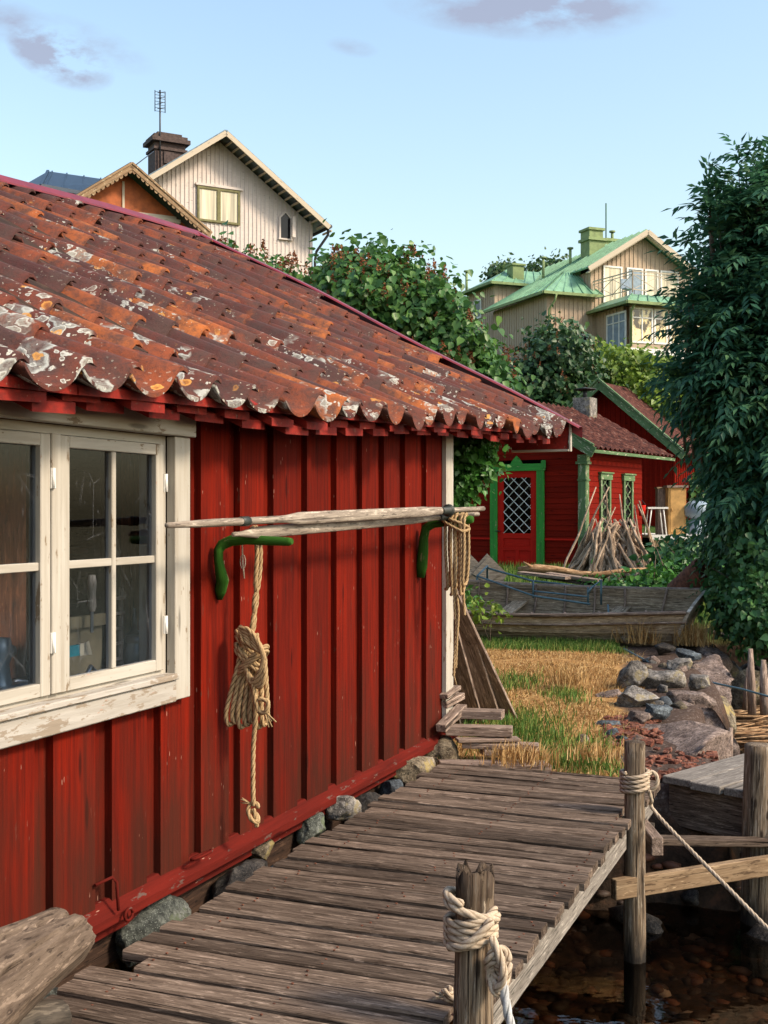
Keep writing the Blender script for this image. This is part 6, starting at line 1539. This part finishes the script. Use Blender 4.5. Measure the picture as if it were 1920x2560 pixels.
m = MB(); m.tube([(-1.36, 2.0, 13.3), (-1.36, 2.0, 15.95)], .028, 6); AN.part(m, 'mast', M['black_metal'])
m = MB()
for xx in (-1.54, -1.18): m.tube([(xx, 2.0, 15.2), (xx, 2.0, 15.92)], .016, 5)
for k in range(7): m.tube([(-1.54, 2.0, 15.22+k*.11), (-1.18, 2.0, 15.22+k*.11)], .009, 4)
for k in range(4): m.tube([(-1.50, 1.85, 15.25+k*.18), (-1.22, 1.85, 15.33+k*.18)], .012, 4); m.tube([(-1.36, 1.85, 15.29+k*.18), (-1.36, 2.0, 15.29+k*.18)], .012, 4)
AN.part(m, 'grid', M['black_metal'])
# brown carved gable in front
O2 = Vector((-6.85, 32, 0))
BG = Thing('carved_gable_house', 'rust red house gable with carved scalloped bargeboards behind the roof ridge', 'house', O2, HA, None, (0, 2, 4.5))
PK2 = 10.7; HW2 = 1.75; TG2 = .72
def gw2(u, v):
    r = (u-960)/F; c, s_ = math.cos(HA), math.sin(HA); t_ = (r*O2.y-O2.x)/(c-r*s_); Y = O2.y+s_*t_; return t_, CH-(v-1280)/F*Y
m = MB(); m.prism([(-HW2, 5), (HW2, 5), (HW2, PK2-.2-TG2*HW2), (0, PK2-.2), (-HW2, PK2-.2-TG2*HW2)], 0, .05, plane='xz'); m.box((-HW2, .05, 5), (-HW2+.04, 5, PK2-TG2*HW2-.2)); m.box((HW2-.04, .05, 5), (HW2, 5, PK2-TG2*HW2-.2))
BG.part(m, 'wall', M['rust_panel'])
m = MB(); xs_, zs_ = gw2(308, 480); m.box((xs_-.03, -.03, 8.9), (xs_+.03, -.0005, PK2-.4)); zq = gw2(320, 530)[1]; m.box((-HW2, -.06, zq-.12), (HW2-.4, -.0005, zq+.02)); m.box((-HW2, -.08, zq-.35), (.1, -.061, zq-.13)); BG.part(m, 'moulding', M['cream_trim'])
m = MB(); a_, z_ = gw2(362, 552); b_, z2_ = gw2(438, 548); m.box((a_-.07, -.09, z_-1.0), (a_, -.0005, z_+.02)); m.box((b_, -.09, z_-1.0), (b_+.08, -.0005, z_+.02)); m.box((a_-.1, -.10, z_+.021), (b_+.12, -.0005, z_+.12)); wo = BG.part(m, 'window_frame', M['cream_trim'])
m = MB(); m.box((a_, -.05, z_-1), (b_, -.001, z_+.02)); BG.part(m, 'shutter', M['bright_red'], parent=wo)
m = MB(); Lr = (HW2+.42)
for sg_ in (1, -1):
    m.beam((sg_*Lr, 2.3, PK2-TG2*Lr), (0, 2.3, PK2), 5.4, .08)
BG.part(m, 'roof', M['black_metal'])
m = MB()
for sg_ in (1, -1):
    e_ = Vector((sg_*Lr, -.45, PK2-TG2*Lr-.08)); t_ = Vector((0, -.45, PK2-.08)); m.beam(e_, t_, .05, .17, ext=.02)
    m.beam(e_+Vector((0, -.03, .07)), t_+Vector((0, -.03, .07)), .04, .05)
    for k in range(18):
        c = e_.lerp(t_, (k+.5)/18)+Vector((0, 0, -.12)); m.prism([(c.x-.065, c.z+.06), (c.x-.05, c.z-.02), (c.x, c.z-.06), (c.x+.05, c.z-.02), (c.x+.065, c.z+.06)], -.46, -.44, plane='xz')
m.beam((Lr-.08, -.45, PK2-TG2*Lr-.1), (Lr-.08, -.45, PK2-TG2*Lr-.5), .05, .12)
BG.part(m, 'bargeboard', M['brown_trim'])
m = MB(); m.tube([P(332, 418, 32.8), P(385, 378, 38)], .015, 4); solo(m, 'overhead_wire', M['black_metal'], 'thin wire from the carved gable up to the chimney', 'wire')
# dark blue hipped roof
DB = Thing('blue_roof_house', 'low house with dark blue hipped sheet roof at the far left', 'house', (0, 0, 0), 0, None, (-12, 46, 7))
Yb = 44.0; e0 = P(50, 468, Yb+2); e1_ = P(102, 465, Yb-1.2); e2_ = P(330, 505, Yb+1); r0_ = P(120, 428, Yb+1.5); r1_ = P(330, 458, Yb+3.2); e3 = P(420, 500, Yb+6); e4 = P(120, 470, Yb+6)
m = MB(); m.add([e0, e1_, e2_, r1_, r0_, e3, e4], [(0, 1, 4), (1, 2, 3, 4), (2, 5, 3), (5, 6, 4, 3), (6, 0, 4)])
for f in (.05, .22, .42, .62, .82): m.beam(e1_.lerp(e2_, f), r0_.lerp(r1_, f), .05, .09)
m.beam(e1_, r0_, .10, .10); m.beam(e0, e1_, .1, .14); m.beam(e1_, e2_, .1, .14)
DB.part(m, 'roof', M['blue_roof'])
m = MB(); dn = Vector((0, 0, -5)); q = [e0+Vector((.4, .3, -.1)), e1_+Vector((.1, .4, -.1)), e2_+Vector((-.1, .4, -.1)), e3+Vector((-.3, -.3, -.1)), e4]
m.add(q+[p+dn for p in q], [(i, (i+1) % 5, (i+1) % 5+5, i+5) for i in range(5)]); DB.part(m, 'wall', M['ochre'])

# green roofed house (frame: x along front to the right receding, y depth)
GA = R(22); O3 = Vector((11.9, 58, 0))
G = Thing('green_roof_house', 'large beige boarded house with pale green metal roofs and balcony on the hill', 'house', O3, GA, None, (0, 3, 8))
def vboards(m, x0, x1, z0, zf, y, side=0, st=.26, th=.06):
    x = x0
    while x < x1-.001:
        x2 = min(x+st, x1); zt = min(zf(x), zf(x2)) if zf(x) != zf(x2) else zf(x)
        if side == 0:
            m.prism([(x, z0), (x2, z0), (x2, zf(x2)), (x, zf(x))], y, y+th, plane='xz'); m.box((x2-.03, y-.035, z0), (x2+.03 if x2+.03 < x1 else x1, y-.001, zt-.03), axis=2)
        else:
            m.prism([(x, z0), (x2, z0), (x2, zf(x2)), (x, zf(x))], y, y+th, plane='yz'); m.box((y-.035, x2-.03, z0), (y-.001, min(x2+.03, x1), zt-.03), axis=2)
        x = x2
m = MB()
vboards(m, -.3, 5.7, 11.5, lambda q: 15.75-.62*abs(q-2.7), 3.1)                 # upper gable front
vboards(m, 3.17, 9, 11.0, lambda q: 13.7, -.3, 1)                               # left side of the gable body
vboards(m, -2.81, 0, 8, lambda q: 12.4, 3.13)                                   # wing front
vboards(m, 3.2, 8.9, 8, lambda q: 12.4, -2.81, 1)                               # wing left side
m.box((0, .06, 8.2), (.06, 3.1, 9.6)); m.box((.0, .0, 9.45), (4.6, .06, 9.75)); m.box((0, 3.1, 7.5), (5.7, 3.16, 11.5)); m.box((5.64, 3.16, 7.5), (5.7, 11, 13.8))
vboards(m, .6, 3.0, 9.6, lambda q: 11.55, 0, 1, .3)
for a, b in ((0, .12), (1.2, 1.45), (2.05, 2.35), (3.0, 3.3), (4.45, 4.6)): m.box((a, .0, 9.75), (b, .06, 11.55), axis=2)
m.box((.12, .0, 11.35), (4.45, .06, 11.55)); m.box((4.54, .06, 9.45), (4.6, 3.1, 11.55))
vboards(m, -2.4, 2.0, 8, lambda q: 14.0, 9.6); vboards(m, 9.65, 13, 8, lambda q: 14.0, -2.4, 1)
G.part(m, 'wall', M['beige'])
def tri(m, pts, th=.08):
    pts = [Vector(p) for p in pts]; n_ = (pts[1]-pts[0]).cross(pts[2]-pts[0]).normalized()
    if n_.z < 0: n_ = -n_
    k = len(pts); m.add(pts+[p-n_*th for p in pts], [tuple(range(k)), tuple(range(2*k-1, k-1, -1))]+[(i, (i+1) % k, (i+1) % k+k, i+k) for i in range(k)])
def seams(m, a, b, c, d, n_):
    a, b, c, d = map(Vector, (a, b, c, d))
    for i in range(n_+1):
        f = i/n_; m.beam(a.lerp(b, f)+Vector((0, 0, .03)), d.lerp(c, f)+Vector((0, 0, .03)), .05, .07)
m = MB(); zp = 15.94
tri(m, [(-.75, 2.5, zp-.62*3.45), (2.7, 2.5, zp), (2.7, 12.5, zp), (-.75, 12.5, zp-.62*3.45)]); tri(m, [(2.7, 2.5, zp), (6.15, 2.5, zp-.62*3.45), (6.15, 12.5, zp-.62*3.45), (2.7, 12.5, zp)])
seams(m, (-.75, 2.6, zp-.62*3.45), (-.75, 12.5, zp-.62*3.45), (2.7, 12.5, zp), (2.7, 2.6, zp), 16)
zp2 = 14.05
# wing hip roof: eave rectangle (-3.2,2.7)-( -.0, 9.3)
tri(m, [(-3.25, 2.65, 12.42), (.15, 2.65, 12.42), (-.5, 4.3, 13.75), (-1.0, 4.6, 13.85)]); tri(m, [(-3.25, 2.65, 12.42), (-1.0, 4.6, 13.85), (-1.0, 8.0, 13.85), (-3.25, 9.4, 12.42)])
tri(m, [(-1.0, 4.6, 13.85), (-.5, 4.3, 13.75), (-.2, 8, 14.0), (-1.0, 8.0, 13.85)]); tri(m, [(-3.25, 9.4, 12.42), (-1.0, 8.0, 13.85), (-.3, 9.4, 13.6)])
seams(m, (-3.25, 2.65, 12.42), (.15, 2.65, 12.42), (-.5, 4.3, 13.75), (-1.0, 4.6, 13.85), 6); seams(m, (-3.25, 2.65, 12.42), (-3.25, 9.4, 12.42), (-1.0, 8, 13.85), (-1.0, 4.6, 13.85), 10)
# bay roof
tri(m, [(-.45, -.45, 11.62), (5.0, -.45, 11.62), (4.4, .35, 12.12), (.35, .35, 12.12)]); tri(m, [(-.45, -.45, 11.62), (.35, .35, 12.12), (.35, 3.1, 12.12), (-.45, 3.5, 11.62)]); tri(m, [(.35, .35, 12.12), (4.4, .35, 12.12), (4.4, 3.08, 12.12), (.35, 3.08, 12.12)])
seams(m, (-.45, -.45, 11.62), (5.0, -.45, 11.62), (4.4, .35, 12.12), (.35, .35, 12.12), 9)
# back left block
tri(m, [(-2.8, 9.2, 14.08), (2.7, 9.2, 14.08), (2.7, 11.4, 15.3), (-.6, 11.4, 15.3)]); tri(m, [(-2.8, 9.2, 14.08), (-.6, 11.4, 15.3), (-.6, 11.6, 15.3), (-2.8, 13.3, 14.08)]); tri(m, [(-2.8, 13.3, 14.08), (-.6, 11.6, 15.3), (2.7, 11.6, 15.3), (2.7, 13.3, 14.08)])
seams(m, (-2.8, 9.2, 14.08), (2.7, 9.2, 14.08), (2.7, 11.4, 15.3), (-.6, 11.4, 15.3), 8)
grf = G.part(m, 'roof', M['roof_green'])
m = MB()
for sg_ in (1, -1): m.beam((2.7+sg_*3.5, 2.45, zp-.62*3.5-.12), (2.7, 2.45, zp-.12), .07, .24); m.beam((2.7+sg_*3.5, 2.6, zp-.62*3.5-.28), (2.7, 2.6, zp-.28), .25, .06)
G.part(m, 'bargeboard', M['cream_trim'])
m = MB(); m.beam((-3.3, 2.6, 12.36), (.15, 2.6, 12.36), .12, .14); m.beam((-3.3, 2.6, 12.36), (-3.3, 9.4, 12.36), .12, .14); m.beam((-.5, -.5, 11.56), (5, -.5, 11.56), .12, .14); m.beam((-.5, -.5, 11.56), (-.5, 3.1, 11.56), .12, .14); m.beam((-2.85, 9.15, 14.03), (2.2, 9.15, 14.03), .12, .14); m.beam((-2.85, 9.15, 14.03), (-2.85, 13.3, 14.03), .12, .14)
m.tube([(-2.6, 2.55, 12.3), (-2.6, 2.7, 12.0), (-2.81+.05, 3.0, 11.6), (-2.75, 3.0, 8)], .06, 6); m.tube([(.0, -.4, 11.5), (.02, -.06, 11.2), (.02, -.06, 9.5)], .06, 6)
G.part(m, 'gutter', M['chim_green'])
def gwin(x0, x1, z0, z1, y, bars=1, mat='curtain', side=0, trans=True):
    m = MB(); b = lambda a0, a1, c0, c1, yy=0: (m.box((a0, y-.09, c0), (a1, y-.036, c1)) if side == 0 else m.box((y-.09, a0, c0), (y-.036, a1, c1)))
    b(x0-.09, x0, z0-.09, z1+.09); b(x1, x1+.09, z0-.09, z1+.09); b(x0, x1, z0-.09, z0); b(x0, x1, z1, z1+.09)
    for k in range(bars): xx = x0+(x1-x0)*(k+1)/(bars+1); b(xx-.03, xx+.03, z0, z1)
    if trans: b(x0, x1, z1-.42, z1-.37)
    w_ = G.part(m, 'window_frame', M['white_plain']); g = MB()
    if side == 0: g.box((x0, y-.055, z0), (x1, y-.050, z1))
    else: g.box((y-.055, x0, z0), (y-.050, x1, z1))
    G.part(g, 'pane', M[mat], parent=w_)
n = NT('painted_gold_reflection'); o_ = n.gc('o'); c = n.mix(n.ramp(n.noise(n.map(o_, (1, 1, .5)), 2.2, 5, .7), [(.48, 0.), (.56, 1.)]), (.85, .68, .36), (.06, .045, .03)); M['gold_reflection'] = n.fin(c, .15, .6)  # golden sky reflection painted into the pane colour, in patches
for a, b in ((.5, 1.45), (1.9, 2.7), (3.0, 3.65), (3.95, 4.9)): gwin(a, b, 12.2, 13.95, 3.1, 0, 'curtain' if a != 1.9 else 'grey_cover', 0, False)
gwin(.12, 1.2, 9.78, 11.32, .05, 1, 'gold_reflection'); gwin(1.45, 2.05, 9.78, 11.32, .05, 0, 'gold_reflection'); gwin(2.35, 3.0, 9.78, 11.32, .05, 0, 'gold_reflection'); gwin(3.3, 4.45, 9.78, 11.32, .05, 1, 'gold_reflection')
gwin(.35, 1.9, 9.6, 11.2, .0, 2, 'grey_cover', 1)
gwin(-1.75, -.55, 9.0, 10.4, 3.13, 1, 'win_dark'); gwin(11.2, 11.9, 12.5, 13.4, -2.4, 0, 'win_dark', 1, False)
# balcony railing
m = MB(); zr0, zr1 = 12.18, 13.15; pts = [(-.2, 3.0), (.1, -.05), (4.7, -.05), (4.7, 3.0)]
for (a, b) in zip(pts[:-1], pts[1:]):
    m.beam(a+(zr1,), b+(zr1,), .05, .05); m.beam(a+(zr0+.08,), b+(zr0+.08,), .04, .04); m.beam(a+(zr1-.15,), b+(zr1-.15,), .03, .03)
    ln = (Vector(a)-Vector(b)).length; k = max(1, round(ln/1.55))
    for i in range(k+1): f = i/k; p = (a[0]+(b[0]-a[0])*f, a[1]+(b[1]-a[1])*f); m.beam(p+(zr0-.05,), p+(zr1,), .05, .05)
    for i in range(k):
        p = [a[0]+(b[0]-a[0])*i/k, a[1]+(b[1]-a[1])*i/k]; q = [a[0]+(b[0]-a[0])*(i+1)/k, a[1]+(b[1]-a[1])*(i+1)/k]
        m.beam((p[0], p[1], zr0+.08), (q[0], q[1], zr1-.15), .025, .025); m.beam((p[0], p[1], zr1-.15), (q[0], q[1], zr0+.08), .025, .025)
G.part(m, 'balcony_railing', M['cream_trim'])
m = MB(); m.box((1.55, 6.2, 14.4), (2.5, 7.1, 16.10)); m.box((1.45, 6.1, 16.101), (2.6, 7.2, 16.25)); m.box((1.55, 6.2, 16.251), (2.4, 7.1, 16.65)); m.box((1.47, 6.12, 16.651), (2.48, 7.18, 16.78)); m.box((2.501, 6.3, 14.9), (3.5, 7.1, 16.15)); m.box((2.601, 6.2, 16.151), (3.6, 7.2, 16.30))
G.part(m, 'chimney', M['chim_green'], label='big stepped green chimney'); m = MB(); m.box((-1.1, 9.9, 14.0), (-.4, 10.6, 15.25)); m.box((-1.18, 9.82, 15.251), (-.32, 10.68, 15.35)); G.part(m, 'chimney', M['chim_green'], label='small square green chimney')
for (x, y, z0, z1) in ((1.2, 7.6, 14.5, 15.85), (.2, 8.8, 14.0, 15.5), (-2.5, 12.9, 14.0, 15.3), (3.3, 6.7, 16.1, 16.75)): m = MB(); m.tube([(x, y, z0), (x, y, z1)], .08, 8); m.lathe([(.17, 0), (.17, .08), (0, .12)], (x, y, z1), 10); G.part(m, 'vent_pipe', M['chim_green'])
m = MB(); m.tube([(2.9, 6.7, 16.0), (2.9, 6.7, 18.3)], .035, 6); G.part(m, 'flag_pole', M['green'])
m = MB(); m.prism([(0, 9.45), (4.6, 9.45), (4.6, 9.1), (.3, 8.95)], .0, 3.0, plane='xz'); G.part(m, 'bay_underside', M['white_plain'])
m = MB()
for k in range(3): m.box((1.0+k*1.6, .8, 7.5), (1.15+k*1.6, .95, 8.95), axis=2)
m.box((.5, 2.0, 7.5), (5, 2.1, 8.95)); G.part(m, 'stilt', M['cream_trim'])
t = Thing('garden_chair', 'folding garden chair on the balcony of the green roofed house', 'chair', O3, GA, None, (.9, 1.6, 12.2))
m = MB(); m.box((.7, 1.4, 12.6), (1.2, 1.8, 12.66)); t.part(m, 'seat', M['grey_cover']); m = MB(); m.box((.65, 1.8, 12.66), (1.15, 1.86, 13.15)); t.part(m, 'backrest', M['grey_cover'])
for a, b in ((.72, 1.42), (1.18, 1.42), (.72, 1.8), (1.18, 1.8)): m = MB(); m.tube([(a, b, 12.13), (a, b, 12.6)], .02, 5); t.part(m, 'leg', M['black_metal'])
